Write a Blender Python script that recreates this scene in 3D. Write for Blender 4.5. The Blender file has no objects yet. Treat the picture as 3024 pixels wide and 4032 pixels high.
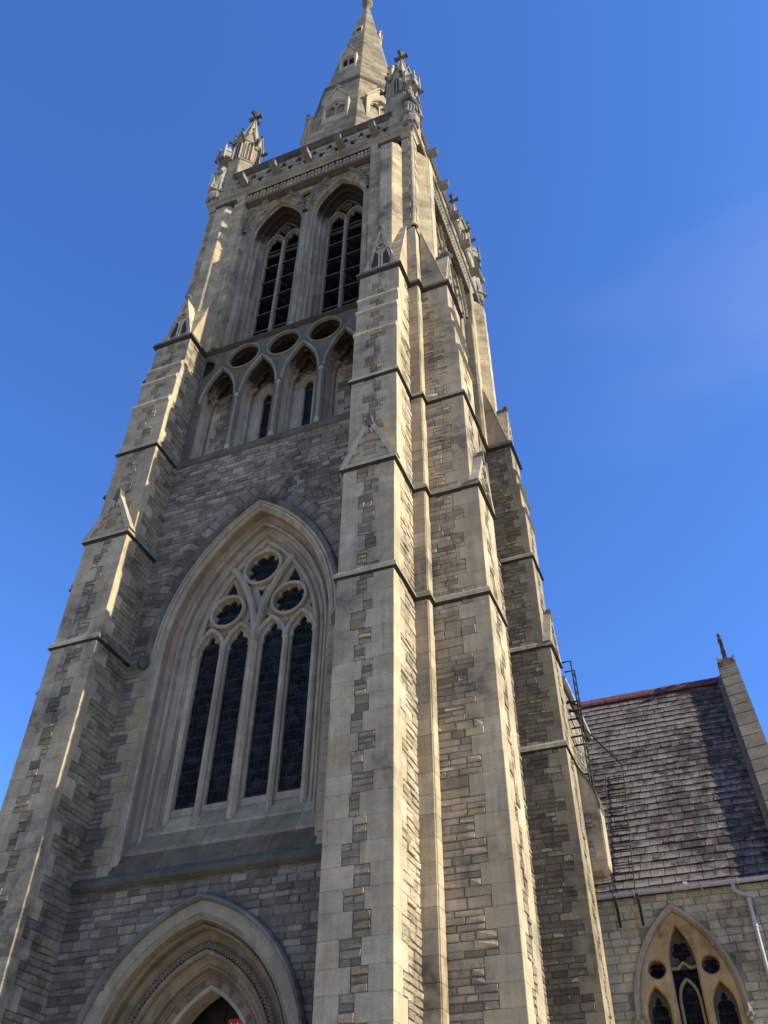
import bpy, math, random
from mathutils import Vector, Matrix
from mathutils.geometry import tessellate_polygon

# ------------------------------------------------------------------ camera, sky, sun, exposure
SC = bpy.context.scene
COL = SC.collection
CAM = (8.119, -12.436, 1.6)
YAW, PITCH, ROLL = math.radians(22.02), math.radians(42.708), math.radians(0.608)
cd = bpy.data.cameras.new('camera'); cam = bpy.data.objects.new('camera', cd); COL.objects.link(cam)
fw = Vector((-math.sin(YAW)*math.cos(PITCH), math.cos(YAW)*math.cos(PITCH), math.sin(PITCH)))
r0 = Vector((math.cos(YAW), math.sin(YAW), 0)); u0_ = r0.cross(fw)
cr = math.cos(ROLL)*r0 + math.sin(ROLL)*u0_; cu = -math.sin(ROLL)*r0 + math.cos(ROLL)*u0_
mw = Matrix((( cr.x, cu.x, -fw.x, CAM[0]), (cr.y, cu.y, -fw.y, CAM[1]), (cr.z, cu.z, -fw.z, CAM[2]), (0, 0, 0, 1)))
cam.matrix_world = mw
cd.sensor_width = 36; cd.lens = 3419.36/4032*36; cd.clip_start = .1; cd.clip_end = 5000
SC.camera = cam

SUN_EL, SUN_AZ = math.radians(32), math.radians(.35)       # azimuth: degrees from +X towards -Y
sv = Vector((math.cos(SUN_EL)*math.cos(SUN_AZ), -math.cos(SUN_EL)*math.sin(SUN_AZ), math.sin(SUN_EL)))
W = bpy.data.worlds.new('World'); SC.world = W; W.use_nodes = True
wn = W.node_tree.nodes; wl = W.node_tree.links
sky = wn.new('ShaderNodeTexSky'); sky.sky_type = 'NISHITA'; sky.sun_disc = False
sky.sun_elevation = SUN_EL; sky.sun_rotation = math.pi/2 + SUN_AZ
sky.air_density = 1.0; sky.dust_density = .35; sky.ozone_density = 3.0
tn = wn.new('ShaderNodeMix'); tn.data_type = 'RGBA'; tn.blend_type = 'MULTIPLY'; tn.inputs[0].default_value = 1; tn.inputs[7].default_value = (.47, .76, 1.24, 1)
wl.new(sky.outputs[0], tn.inputs[6]); 
tc = wn.new('ShaderNodeTexCoord'); mp_ = wn.new('ShaderNodeMapping'); mp_.inputs['Rotation'].default_value = (.3, .5, .2); mp_.inputs['Scale'].default_value = (1.1, 3.6, 2.6)
cn = wn.new('ShaderNodeTexNoise'); cn.inputs['Scale'].default_value = 1.3; cn.inputs['Detail'].default_value = 7; cn.inputs['Roughness'].default_value = .5
cm = wn.new('ShaderNodeMapRange'); cm.inputs[1].default_value = .50; cm.inputs[2].default_value = .80; cm.inputs[3].default_value = 0; cm.inputs[4].default_value = .20
cx_ = wn.new('ShaderNodeMix'); cx_.data_type = 'RGBA'; cx_.inputs[7].default_value = (2.3, 2.6, 3.1, 1)         # thin high cloud
wl.new(tc.outputs['Generated'], mp_.inputs[0]); wl.new(mp_.outputs[0], cn.inputs['Vector']); wl.new(cn.outputs[0], cm.inputs[0]); sx_ = wn.new('ShaderNodeSeparateXYZ'); wl.new(tc.outputs['Generated'], sx_.inputs[0]); mk = wn.new('ShaderNodeMapRange'); mk.inputs[1].default_value = -.12; mk.inputs[2].default_value = .18
wl.new(sx_.outputs[0], mk.inputs[0]); ml_ = wn.new('ShaderNodeMath'); ml_.operation = 'MULTIPLY'; wl.new(cm.outputs[0], ml_.inputs[0]); wl.new(mk.outputs[0], ml_.inputs[1]); wl.new(ml_.outputs[0], cx_.inputs[0])
wl.new(tn.outputs[2], cx_.inputs[6]); wl.new(cx_.outputs[2], wn['Background'].inputs[0])
wn['Background'].inputs[1].default_value = .132
sl = bpy.data.lights.new('sun', 'SUN'); sl.energy = 5.0; sl.angle = math.radians(.53); sl.color = (1, .92, .73)
so = bpy.data.objects.new('sun', sl); COL.objects.link(so); so.rotation_euler = sv.to_track_quat('Z', 'Y').to_euler()
SC.view_settings.view_transform = 'Standard'; SC.view_settings.look = 'None'
SC.view_settings.exposure = .86; SC.view_settings.gamma = 1
SC.render.engine = 'CYCLES'
SC.cycles.max_bounces = 6; SC.cycles.diffuse_bounces = 4

RNG = random.Random(11)
R_ = RNG.random
def ru(a, b): return a+(b-a)*RNG.random()

# ------------------------------------------------------------------ mesh builder
class MB:
    def __init__(s): s.v = []; s.f = []; s.c = []; s.uv = []; s.hasuv = False
    def face(s, pts, col, uv=None):
        n = len(s.v); s.v += [tuple(p) for p in pts]; s.f.append(tuple(range(n, n+len(pts)))); s.c.append(col)
        s.uv.append(uv)
        if uv: s.hasuv = True
    def box(s, x0, x1, y0, y1, z0, z1, col):
        a = [(x0,y0,z0),(x1,y0,z0),(x1,y1,z0),(x0,y1,z0),(x0,y0,z1),(x1,y0,z1),(x1,y1,z1),(x0,y1,z1)]
        for q in ((0,1,5,4),(1,2,6,5),(2,3,7,6),(3,0,4,7),(4,5,6,7),(3,2,1,0)): s.face([a[i] for i in q], col)
    def cbox(s, x0, x1, y0, y1, z0, z1, col, c=.02):       # box with bevelled edges
        X = (x0, x0+c, x1-c, x1); Y = (y0, y0+c, y1-c, y1); Z = (z0, z0+c, z1-c, z1)
        s.hull8(X, Y, Z, col)
    def hull8(s, X, Y, Z, col):
        x0,xa,xb,x1 = X; y0,ya,yb,y1 = Y; z0,za,zb,z1 = Z
        s.face([(xa,y0,za),(xb,y0,za),(xb,y0,zb),(xa,y0,zb)], col); s.face([(xa,y1,za),(xb,y1,za),(xb,y1,zb),(xa,y1,zb)], col)
        s.face([(x0,ya,za),(x0,yb,za),(x0,yb,zb),(x0,ya,zb)], col); s.face([(x1,ya,za),(x1,yb,za),(x1,yb,zb),(x1,ya,zb)], col)
        s.face([(xa,ya,z0),(xb,ya,z0),(xb,yb,z0),(xa,yb,z0)], col); s.face([(xa,ya,z1),(xb,ya,z1),(xb,yb,z1),(xa,yb,z1)], col)
        for (ye, yi) in ((y0,ya),(y1,yb)):
            for (ze, zi) in ((z0,za),(z1,zb)): s.face([(xa,ye,zi),(xb,ye,zi),(xb,yi,ze),(xa,yi,ze)], col)
            for (xe, xi) in ((x0,xa),(x1,xb)): s.face([(xi,ye,za),(xi,ye,zb),(xe,yi,zb),(xe,yi,za)], col)
        for (xe, xi) in ((x0,xa),(x1,xb)):
            for (ze, zi) in ((z0,za),(z1,zb)): s.face([(xe,ya,zi),(xe,yb,zi),(xi,yb,ze),(xi,ya,ze)], col)
            for (ye, yi) in ((y0,ya),(y1,yb)):
                for (ze, zi) in ((z0,za),(z1,zb)): s.face([(xi,ye,zi),(xe,yi,zi),(xi,yi,ze)], col)
    def extr(s, a, b, col, caps=True):                       # two matching loops
        n = len(a)
        for i in range(n): j = (i+1) % n; s.face([a[i], a[j], b[j], b[i]], col)
        if caps: s.face(list(a), col); s.face(list(b), col)
    def prism_y(s, poly, y0, y1, col): s.extr([(x,y0,z) for x,z in poly], [(x,y1,z) for x,z in poly], col)
    def prism_x(s, poly, x0, x1, col): s.extr([(x0,y,z) for y,z in poly], [(x1,y,z) for y,z in poly], col)
    def prism_z(s, poly, z0, z1, col): s.extr([(x,y,z0) for x,y in poly], [(x,y,z1) for x,y in poly], col)
    def frust(s, poly0, z0, poly1, z1, col, caps=True): s.extr([(x,y,z0) for x,y in poly0], [(x,y,z1) for x,y in poly1], col, caps)
    def tube(s, pts, r, col, n=8, caps=True, rs=None):
        rings = []; pts = [Vector(p) for p in pts]
        for i, p in enumerate(pts):
            d = (pts[min(i+1, len(pts)-1)]-pts[max(i-1, 0)]).normalized()
            a = d.cross(Vector((0,0,1)));
            if a.length < .05: a = d.cross(Vector((0,1,0)))
            a.normalize(); b = d.cross(a); rr = rs[i] if rs else r
            rings.append([p+rr*(math.cos(2*math.pi*k/n)*a+math.sin(2*math.pi*k/n)*b) for k in range(n)])
        for i in range(len(rings)-1): s.extr(rings[i], rings[i+1], col, False)
        if caps: s.face(rings[0], col); s.face(rings[-1], col)
    def bar(s, p, q, w, t, col):                              # rectangular bar between points
        p = Vector(p); q = Vector(q); d = (q-p).normalized(); a = d.cross(Vector((0,0,1)))
        if a.length < .05: a = Vector((1,0,0))
        a.normalize(); b = d.cross(a); k = [(-w/2,-t/2),(w/2,-t/2),(w/2,t/2),(-w/2,t/2)]
        s.extr([p+x*a+y*b for x,y in k], [q+x*a+y*b for x,y in k], col)
    def ball(s, c, r, col, n=8, m=6, sq=(1,1,1), jit=0):
        c = Vector(c); P = []
        for i in range(m+1):
            t = math.pi*i/m
            P.append([c+Vector((sq[0]*r*math.sin(t)*math.cos(2*math.pi*k/n), sq[1]*r*math.sin(t)*math.sin(2*math.pi*k/n), sq[2]*r*math.cos(t)))*(1+jit*ru(-1,1)) for k in range(n)])
        for i in range(m):
            for k in range(n): s.face([P[i][k], P[i][(k+1)%n], P[i+1][(k+1)%n], P[i+1][k]], col)
    def lathe(s, cx, cy, prof, col, n=10, fold=None):
        rings = []
        for (r, z) in prof:
            rings.append([(cx+(r*(1+(fold(k/n, z) if fold else 0)))*math.cos(2*math.pi*k/n), cy+(r*(1+(fold(k/n, z) if fold else 0)))*math.sin(2*math.pi*k/n), z) for k in range(n)])
        for i in range(len(rings)-1): s.extr(rings[i], rings[i+1], col, False)
        s.face(rings[0], col); s.face(rings[-1], col)
    def mirror(s): s.v = [(-x,y,z) for x,y,z in s.v]; return s
    def shift(s, dx, dy, dz): s.v = [(x+dx,y+dy,z+dz) for x,y,z in s.v]; return s
    def rotz(s, a, cx=0, cy=0):
        ca, sa = math.cos(a), math.sin(a); s.v = [(cx+(x-cx)*ca-(y-cy)*sa, cy+(x-cx)*sa+(y-cy)*ca, z) for x,y,z in s.v]; return s
    def add(s, o):
        n = len(s.v); s.v += o.v; s.f += [tuple(i+n for i in f) for f in o.f]; s.c += o.c; s.uv += o.uv; s.hasuv |= o.hasuv; return s
    def build(s, name, mat, parent=None, off=(0,0,0), merge=False, smooth=False):
        me = bpy.data.meshes.new(name)
        me.from_pydata([(x-off[0], y-off[1], z-off[2]) for x,y,z in s.v], [], s.f)
        at = me.attributes.new('tint', 'FLOAT_COLOR', 'FACE'); flat = []
        for c in s.c: flat += [c[0], c[1], c[2], c[3] if len(c) > 3 else 0.]
        at.data.foreach_set('color', flat)
        if s.hasuv:
            uvl = me.uv_layers.new(name='UVMap'); fl = []
            for f, u in zip(s.f, s.uv):
                for k in range(len(f)): fl += list(u[k]) if u else [0., .5]
            uvl.data.foreach_set('uv', fl)
        if smooth: me.polygons.foreach_set('use_smooth', [True]*len(me.polygons))
        for m in (mat if isinstance(mat, (list, tuple)) else [mat]): me.materials.append(m)
        me.update()
        o = bpy.data.objects.new(name, me); COL.objects.link(o)
        if parent is not None: o.parent = parent
        return o

def thing(name, label, cat, loc=(0,0,0), group=None, kind=None):
    o = bpy.data.objects.new(name, None); COL.objects.link(o); o.location = loc
    o['label'] = label; o['category'] = cat; o.empty_display_size = .3
    if group: o['group'] = group
    if kind: o['kind'] = kind
    return o
def tag(o, label, cat, group=None, kind=None):
    o['label'] = label; o['category'] = cat
    if group: o['group'] = group
    if kind: o['kind'] = kind
    return o
def dup(o, parent, rotz):                                    # copy of a part (and its sub-parts), turned about the tower's axis
    c = o.copy(); COL.objects.link(c); c.parent = parent; c.rotation_euler = (0, 0, rotz)
    for ch in o.children:
        k = ch.copy(); COL.objects.link(k); k.parent = c
    return c

# ------------------------------------------------------------------ materials
def nodes(name):
    m = bpy.data.materials.new(name); m.use_nodes = True; t = m.node_tree
    b = t.nodes['Principled BSDF']; b.inputs['Specular IOR Level'].default_value = .2
    return m, t, t.nodes, t.links, b
def math_n(N, L, op, a, b=None, clamp=False):
    n = N.new('ShaderNodeMath'); n.operation = op; n.use_clamp = clamp
    for i, v in enumerate((a, b)):
        if v is None: continue
        if isinstance(v, (int, float)): n.inputs[i].default_value = v
        else: L.new(v, n.inputs[i])
    return n.outputs[0]
def mixc(N, L, bl, f, a, b):
    n = N.new('ShaderNodeMix'); n.data_type = 'RGBA'; n.blend_type = bl
    for i, v in ((0, f), (6, a), (7, b)):
        if isinstance(v, (int, float)): n.inputs[i].default_value = v
        elif isinstance(v, tuple): n.inputs[i].default_value = v
        else: L.new(v, n.inputs[i])
    return n.outputs[2]
def noise(N, L, vec, sc, det=5, rough=.55, scale3=None):
    if scale3:
        mp = N.new('ShaderNodeMapping'); mp.inputs['Scale'].default_value = scale3; L.new(vec, mp.inputs[0]); vec = mp.outputs[0]
    n = N.new('ShaderNodeTexNoise'); n.inputs['Scale'].default_value = sc; n.inputs['Detail'].default_value = det
    n.inputs['Roughness'].default_value = rough; L.new(vec, n.inputs['Vector']); return n.outputs[0]
def ramp(N, L, f, a, b, lo=0., hi=1.):
    n = N.new('ShaderNodeMapRange'); n.inputs[1].default_value = a; n.inputs[2].default_value = b
    n.inputs[3].default_value = lo; n.inputs[4].default_value = hi; L.new(f, n.inputs[0]); return n.outputs[0]

def stone_material(name, stain=.55, dark=(.05,.047,.043,1), streak=.5):
    m, t, N, L, b = nodes(name)
    at = N.new('ShaderNodeAttribute'); at.attribute_name = 'tint'
    P = N.new('ShaderNodeNewGeometry').outputs['Position']
    big = noise(N, L, P, .55, 6, .6); mid = noise(N, L, P, 3.1, 7, .62); fine = noise(N, L, P, 38, 6, .7)
    stk = noise(N, L, P, 1.0, 6, .65, (5.5, 5.5, .42))
    c = mixc(N, L, 'MULTIPLY', 1, at.outputs['Color'], (1,1,1,1))
    f = math_n(N, L, 'MULTIPLY', ramp(N, L, mid, .3, .72, .74, 1.18), ramp(N, L, fine, .3, .7, .80, 1.16))
    f = math_n(N, L, 'MULTIPLY', f, ramp(N, L, stk, .34, .66, .80, 1.08))
    vm = N.new('ShaderNodeVectorMath'); vm.operation = 'SCALE'; L.new(c, vm.inputs[0]); L.new(f, vm.inputs['Scale'])
    s1 = math_n(N, L, 'MULTIPLY', ramp(N, L, big, .48, .64), ramp(N, L, mid, .38, .56))
    s2 = math_n(N, L, 'MULTIPLY', ramp(N, L, stk, .56, .74), streak)
    s = math_n(N, L, 'MULTIPLY', math_n(N, L, 'MAXIMUM', s1, s2), stain, True)
    col = mixc(N, L, 'MIX', s, vm.outputs[0], dark)
    och = ramp(N, L, noise(N, L, P, 1.7, 4, .5), .56, .75, 0, .32)
    col = mixc(N, L, 'MULTIPLY', och, col, (1.0, .80, .52, 1))
    L.new(col, b.inputs['Base Color']); b.inputs['Roughness'].default_value = .92; b.inputs['Specular IOR Level'].default_value = .12
    h = math_n(N, L, 'MULTIPLY', noise(N, L, P, 14, 8, .7, (1,1,1.6)), math_n(N, L, 'ADD', math_n(N, L, 'MULTIPLY', at.outputs['Alpha'], .06), .0025))
    h = math_n(N, L, 'ADD', h, math_n(N, L, 'MULTIPLY', fine, .0008))
    bp = N.new('ShaderNodeBump'); bp.inputs['Strength'].default_value = .9; bp.inputs['Distance'].default_value = 1.0
    L.new(h, bp.inputs['Height']); L.new(bp.outputs[0], b.inputs['Normal'])
    return m
STONE = stone_material('tower_stone', .72, streak=.85)
CARVED = stone_material('carved_stone', .42, (.07,.064,.055,1), .35)
MOSSY = stone_material('dark_weathered_stone', .8, (.028,.028,.022,1), .8)

def plain(name, col, rough=.6, metal=0., var=.25, bump=0., sc=6.):
    m, t, N, L, b = nodes(name)
    P = N.new('ShaderNodeNewGeometry').outputs['Position']
    n = noise(N, L, P, sc, 6, .6)
    vm = N.new('ShaderNodeVectorMath'); vm.operation = 'SCALE'; vm.inputs[0].default_value = col[:3]
    L.new(ramp(N, L, n, .3, .7, 1-var, 1+var), vm.inputs['Scale']); L.new(vm.outputs[0], b.inputs['Base Color'])
    b.inputs['Roughness'].default_value = rough; b.inputs['Metallic'].default_value = metal
    if bump:
        bp = N.new('ShaderNodeBump'); bp.inputs['Distance'].default_value = bump; L.new(n, bp.inputs['Height']); L.new(bp.outputs[0], b.inputs['Normal'])
    return m
IRON = plain('black_painted_iron', (.012,.012,.014), .5, 0, .3)
LEAD = plain('lead_flashing', (.125,.12,.115), .7, 0, .3, .01)
GUTTER = plain('pale_grey_painted_gutter', (.33,.335,.33), .4, 0, .18)
RIDGE = plain('red_ridge_tile', (.125,.045,.034), .8, 0, .35, .01)
WOOD = plain('dark_door_timber', (.02,.017,.015), .7, 0, .4)
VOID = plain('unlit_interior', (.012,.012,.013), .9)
LOUV = plain('slate_louvre', (.085,.085,.085), .8, 0, .4, .02)
RED = plain('red_sign_paint', (.42,.02,.025), .5, 0, .1)
WHITE = plain('white_sign_paint', (.75,.74,.72), .5, 0, .05)
STATUE = stone_material('statue_stone', .75, (.06,.06,.058,1), .8)

def glass_material(name, diamond=False, horiz=.0):
    m, t, N, L, b = nodes(name)
    P = N.new('ShaderNodeNewGeometry').outputs['Position']
    sp = N.new('ShaderNodeSeparateXYZ'); L.new(P, sp.inputs[0])
    def lines(v, per, wd):
        q = math_n(N, L, 'FRACT', math_n(N, L, 'DIVIDE', v, per)); return math_n(N, L, 'LESS_THAN', q, wd/per)
    if diamond:
        a = math_n(N, L, 'ADD', math_n(N, L, 'MULTIPLY', sp.outputs[0], 1.7), sp.outputs[2]); c = math_n(N, L, 'SUBTRACT', math_n(N, L, 'MULTIPLY', sp.outputs[0], 1.7), sp.outputs[2])
        g = math_n(N, L, 'MAXIMUM', lines(a, .16, .022), lines(c, .16, .022))
    else:
        g = math_n(N, L, 'MAXIMUM', lines(sp.outputs[2], .235, .028), lines(math_n(N, L, 'ADD', sp.outputs[2], math_n(N, L, 'MULTIPLY', noise(N, L, P, 3, 2), .7)), .31, .012))
        g = math_n(N, L, 'MAXIMUM', g, lines(math_n(N, L, 'ADD', sp.outputs[0], math_n(N, L, 'MULTIPLY', noise(N, L, P, 5, 2), .35)), .13, .011))
    col = mixc(N, L, 'MIX', g, (.005,.006,.0065,1), (.020,.020,.022,1))
    pc = ramp(N, L, noise(N, L, P, 4.3, 2), .4, .65)
    col = mixc(N, L, 'ADD', pc, col, (.004,.004,.004,1))
    vo = N.new('ShaderNodeTexVoronoi'); vo.inputs['Scale'].default_value = 5.5; L.new(P, vo.inputs['Vector']); sv_ = N.new('ShaderNodeSeparateColor'); L.new(vo.outputs['Color'], sv_.inputs[0])
    col = mixc(N, L, 'ADD', ramp(N, L, sv_.outputs[0], .6, 1.0), col, (.012,.013,.014,1))
    L.new(col, b.inputs['Base Color']); b.inputs['Roughness'].default_value = .55; b.inputs['Specular IOR Level'].default_value = .05
    bp = N.new('ShaderNodeBump'); bp.inputs['Distance'].default_value = .015; L.new(noise(N, L, P, 6, 3), bp.inputs['Height']); L.new(bp.outputs[0], b.inputs['Normal'])
    return m
GLASS = glass_material('leaded_glass_behind_mesh'); DGLASS = glass_material('diamond_leaded_glass', True)

def slate_material():
    m, t, N, L, b = nodes('weathered_slate')
    at = N.new('ShaderNodeAttribute'); at.attribute_name = 'tint'
    uv = N.new('ShaderNodeUVMap'); sp = N.new('ShaderNodeSeparateXYZ'); L.new(uv.outputs[0], sp.inputs[0])
    P = N.new('ShaderNodeNewGeometry').outputs['Position']
    mid = noise(N, L, P, 4.2, 6, .65); fine = noise(N, L, P, 22, 6, .7); big = noise(N, L, P, .45, 4, .55)
    vm = N.new('ShaderNodeVectorMath'); vm.operation = 'SCALE'; L.new(at.outputs['Color'], vm.inputs[0])
    L.new(math_n(N, L, 'MULTIPLY', ramp(N, L, mid, .3, .7, .6, 1.25), ramp(N, L, fine, .3, .7, .75, 1.2)), vm.inputs['Scale'])
    # pale lichen bloom gathered on each slate's lower half, in drifts over the roof
    low = ramp(N, L, math_n(N, L, 'SUBTRACT', sp.outputs[1], math_n(N, L, 'MULTIPLY', math_n(N, L, 'SUBTRACT', fine, .5), 1.5)), .15, .75, 1, 0)
    drift = ramp(N, L, math_n(N, L, 'ADD', big, math_n(N, L, 'MULTIPLY', math_n(N, L, 'SUBTRACT', mid, .5), .9)), .40, .58)
    lich = math_n(N, L, 'MULTIPLY', math_n(N, L, 'MULTIPLY', low, drift), .74, True)
    col = mixc(N, L, 'MIX', lich, vm.outputs[0], (.27,.225,.19,1))
    dk = math_n(N, L, 'MULTIPLY', ramp(N, L, noise(N, L, P, 1.0, 5, .6, (2.2,2.2,.5)), .55, .72), .7)
    col = mixc(N, L, 'MIX', dk, col, (.022,.020,.020,1))
    L.new(col, b.inputs['Base Color']); b.inputs['Roughness'].default_value = .85; b.inputs['Specular IOR Level'].default_value = .12
    bp = N.new('ShaderNodeBump'); bp.inputs['Distance'].default_value = .012; L.new(fine, bp.inputs['Height']); L.new(bp.outputs[0], b.inputs['Normal'])
    return m
SLATE = slate_material()

def dark_top_material(name, z_lo, z_hi, warm=(.95,.62,.36,1), wf=.75):
    # ashlar turning brown, then black, upwards; a black deposit in the arcade niches
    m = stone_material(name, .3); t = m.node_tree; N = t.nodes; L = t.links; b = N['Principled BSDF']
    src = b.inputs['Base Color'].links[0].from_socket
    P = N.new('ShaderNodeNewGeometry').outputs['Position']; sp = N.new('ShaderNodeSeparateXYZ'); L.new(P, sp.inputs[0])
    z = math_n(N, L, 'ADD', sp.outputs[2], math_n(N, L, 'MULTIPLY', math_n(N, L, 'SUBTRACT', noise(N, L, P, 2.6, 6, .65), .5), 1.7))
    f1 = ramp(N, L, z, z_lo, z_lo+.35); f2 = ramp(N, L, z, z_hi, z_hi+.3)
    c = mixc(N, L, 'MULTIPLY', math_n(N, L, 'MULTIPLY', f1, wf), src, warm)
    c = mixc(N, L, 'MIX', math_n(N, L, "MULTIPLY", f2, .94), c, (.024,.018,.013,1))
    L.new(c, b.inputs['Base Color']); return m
SOOT_ARCH = dark_top_material('sooty_arcade_stone', 19.7, 20.25, (.82,.62,.44,1))
DARK_BELFRY = dark_top_material('dark_headed_belfry_stone', 28.8, 29.2, (.62,.55,.46,1), .9)  # inner belfry arches turn brown-black above the springing
SOOT_ROUND = dark_top_material('sooty_roundel_stone', 20.2, 20.75, (.8,.66,.5,1))

# ------------------------------------------------------------------ stone colours (linear base colours)
def ashlar(k=1.): a = ru(.91, 1.06)*k; w = ru(-.02, .02); return (.465*a+w*.5, .37*a, .230*a-w*.5, .03)
WARM = [0.]
def rubble(k=1.):
    q = R_(); v = ((ru(.13, .18) if q < .22 else ru(.18, .25) if q < .72 else ru(.25, .35)) if WARM[0] < .5 else (ru(.14, .20) if q < .14 else ru(.20, .30)))*k
    w = ru(0, 1); t = WARM[0]; v *= 1+.22*t; return (v*(1.08+.05*w+.05*t), v*(.955-.02*t), v*(.78-.12*w-.10*t), 1.)
MORT = (.165,.14,.105,.6)
DARKS = (.115,.108,.092,.25)
def carved(k=1.): a = ru(.88, 1.08)*k; return (.40*a, .333*a, .232*a, .04)

# ------------------------------------------------------------------ masonry
def stone4(mb, q, nrm, prot, inset, col, jit=.003):
    q = [Vector(p) for p in q]; c = sum(q, Vector())/4; n = Vector(nrm)
    a = (q[1]-q[0]).normalized(); bb = (q[3]-q[0]).normalized()
    base = [p+a*ru(-jit, jit)+bb*ru(-jit, jit) for p in q]
    top = []
    for i, p in enumerate(base):
        sa = inset if i in (0, 3) else -inset; sb = inset if i in (0, 1) else -inset
        top.append(p+a*sa*ru(.6, 1.4)+bb*sb*ru(.6, 1.4)+n*prot*(ru(.45, 1.5) if jit > .0038 else ru(.95, 1.05)))
    mb.face(top, col)
    for i in range(4): j = (i+1) % 4; mb.face([base[i], base[j], top[j], top[i]], col)
crng = random.Random(5)
COURSES = [0.]
while COURSES[-1] < 40: COURSES.append(COURSES[-1]+crng.uniform(.30, .385))
SUBS = []
for a, b in zip(COURSES, COURSES[1:]):
    k = crng.choice((2, 3, 3)) ; w = [crng.uniform(.8, 1.3) for _ in range(k)]; t = sum(w); z = a; L_ = [a]
    for x in w: z += (b-a)*x/t; L_.append(z)
    SUBS.append(L_)
def masonry(mb, O, U, wd, z0, z1, left=False, right=False, kind='rubble', skip=None, par=0, back=True, ql=(.27, .42), rk=1., ak=1., rw=(.18,.46), subs=None):
    U = Vector(U); N = U.cross(Vector((0,0,1))); O = Vector((O[0], O[1], 0)); Z = Vector((0,0,1))
    def P(u, z): return O+U*u+Z*z
    def put(u0, u1, za, zb, col, prot, ins, g, jit):
        if u1-u0 < .03 or zb-za < .025: return
        if skip and skip((u0+u1)/2, (za+zb)/2): return
        stone4(mb, [P(u0+g, za+g), P(u1-g, za+g), P(u1-g, zb-g), P(u0+g, zb-g)], N, prot, ins, col, jit)
    def ash(u0, u1, za, zb): put(u0, u1, za, zb, ashlar(ak), .018, .0018, .0004, .0016)
    if back: mb.face([P(0, z0), P(wd, z0), P(wd, z1), P(0, z1)], MORT)
    for i, (a, b) in enumerate(zip(COURSES, COURSES[1:])):
        if b <= z0+.02 or a >= z1-.02: continue
        a_, b_ = max(a, z0), min(b, z1); odd = (i+par) % 2
        ul = (ql[odd]+ru(-.07, .06)) if left else 0.; ur = wd-((ql[1-odd]+ru(-.07, .06)) if right else 0.)
        if kind == 'ashlar':
            u = 0.
            while u < wd-.02:
                w = ru(.35, .62); v = wd if wd-u-w < .25 else u+w; put(u, v, a_, b_, ashlar(ak*ru(.78,1.08)), .018, .003, .0010, .0022); u = v
            continue
        if left: ash(-.0155, min(ul, wd), a_, b_)
        if right: ash(max(ur, 0), wd+.0155, a_, b_)
        sb = SUBS[i]
        for (za, zb) in zip(sb, sb[1:]):
            za, zb = max(za, z0), min(zb, z1)
            if zb-za < .03: continue
            u = ul
            while u < ur-.02:
                w = ru(*rw); v = ur if ur-u-w < .12 else u+w
                put(u, v, za, zb, rubble(rk), ru(.008, .030), ru(.006, .016), ru(.0035, .007), .005); u = v

# ------------------------------------------------------------------ gothic shapes
def arch(s, c, zs, z0=None, n=12, cx=0.):
    Rr = s+c; ta = math.acos(max(-1, min(1, c/Rr))); p = []
    if z0 is not None: p.append((cx-s, z0))
    for i in range(n+1): t = ta*i/n; p.append((cx+c-Rr*math.cos(t), zs+Rr*math.sin(t)))
    for i in range(n-1, -1, -1): t = ta*i/n; p.append((cx-c+Rr*math.cos(t), zs+Rr*math.sin(t)))
    if z0 is not None: p.append((cx+s, z0))
    return p
def in_arch(x, z, s, c, zs, z0, cx=0.):
    x -= cx
    if z < z0: return False
    if z < zs: return abs(x) < s
    return math.hypot(abs(x)+c, z-zs) < s+c
def sweep_arch(mb, prof, c, zs, z0f, cx=0., k=1., n=14, colf=None, jamb=5, group=3):
    paths = []
    for (s, y) in prof:
        h = arch(s, c, zs, None, n, cx); z0 = z0f(y)
        L_ = [(cx-s, zs+(z0-zs)*(jamb-i)/jamb) for i in range(jamb)]
        R2 = [(cx+s, zs+(z0-zs)*(i+1)/jamb) for i in range(jamb)]
        paths.append([(x, y, z) for x, z in L_+h+R2])
    m = len(paths[0]); cols = {}
    for i in range(len(paths)-1):
        for j in range(m-1):
            key = (i//max(1, len(paths)//3), j//group)
            if key not in cols: cols[key] = colf() if colf else carved(k)
            mb.face([paths[i][j], paths[i+1][j], paths[i+1][j+1], paths[i][j+1]], cols[key])
def area2(p): return sum(p[i][0]*p[(i+1)%len(p)][1]-p[(i+1)%len(p)][0]*p[i][1] for i in range(len(p)))
def offset(poly, d):                                        # grow a closed polygon by d
    if area2(poly) < 0: poly = poly[::-1]
    n = len(poly); out = []
    for i in range(n):
        a, b, c = Vector(poly[i-1]), Vector(poly[i]), Vector(poly[(i+1)%n])
        e1 = (b-a).normalized() if (b-a).length > 1e-6 else Vector((1,0)); e2 = (c-b).normalized() if (c-b).length > 1e-6 else e1
        n1 = Vector((e1.y, -e1.x)); n2 = Vector((e2.y, -e2.x)); m = n1+n2
        if m.length < .3: m = n1
        m.normalize(); kk = max(.55, m.dot(n1)); q = b+m*(d/kk); out.append((q.x, q.y))
    return out
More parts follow.
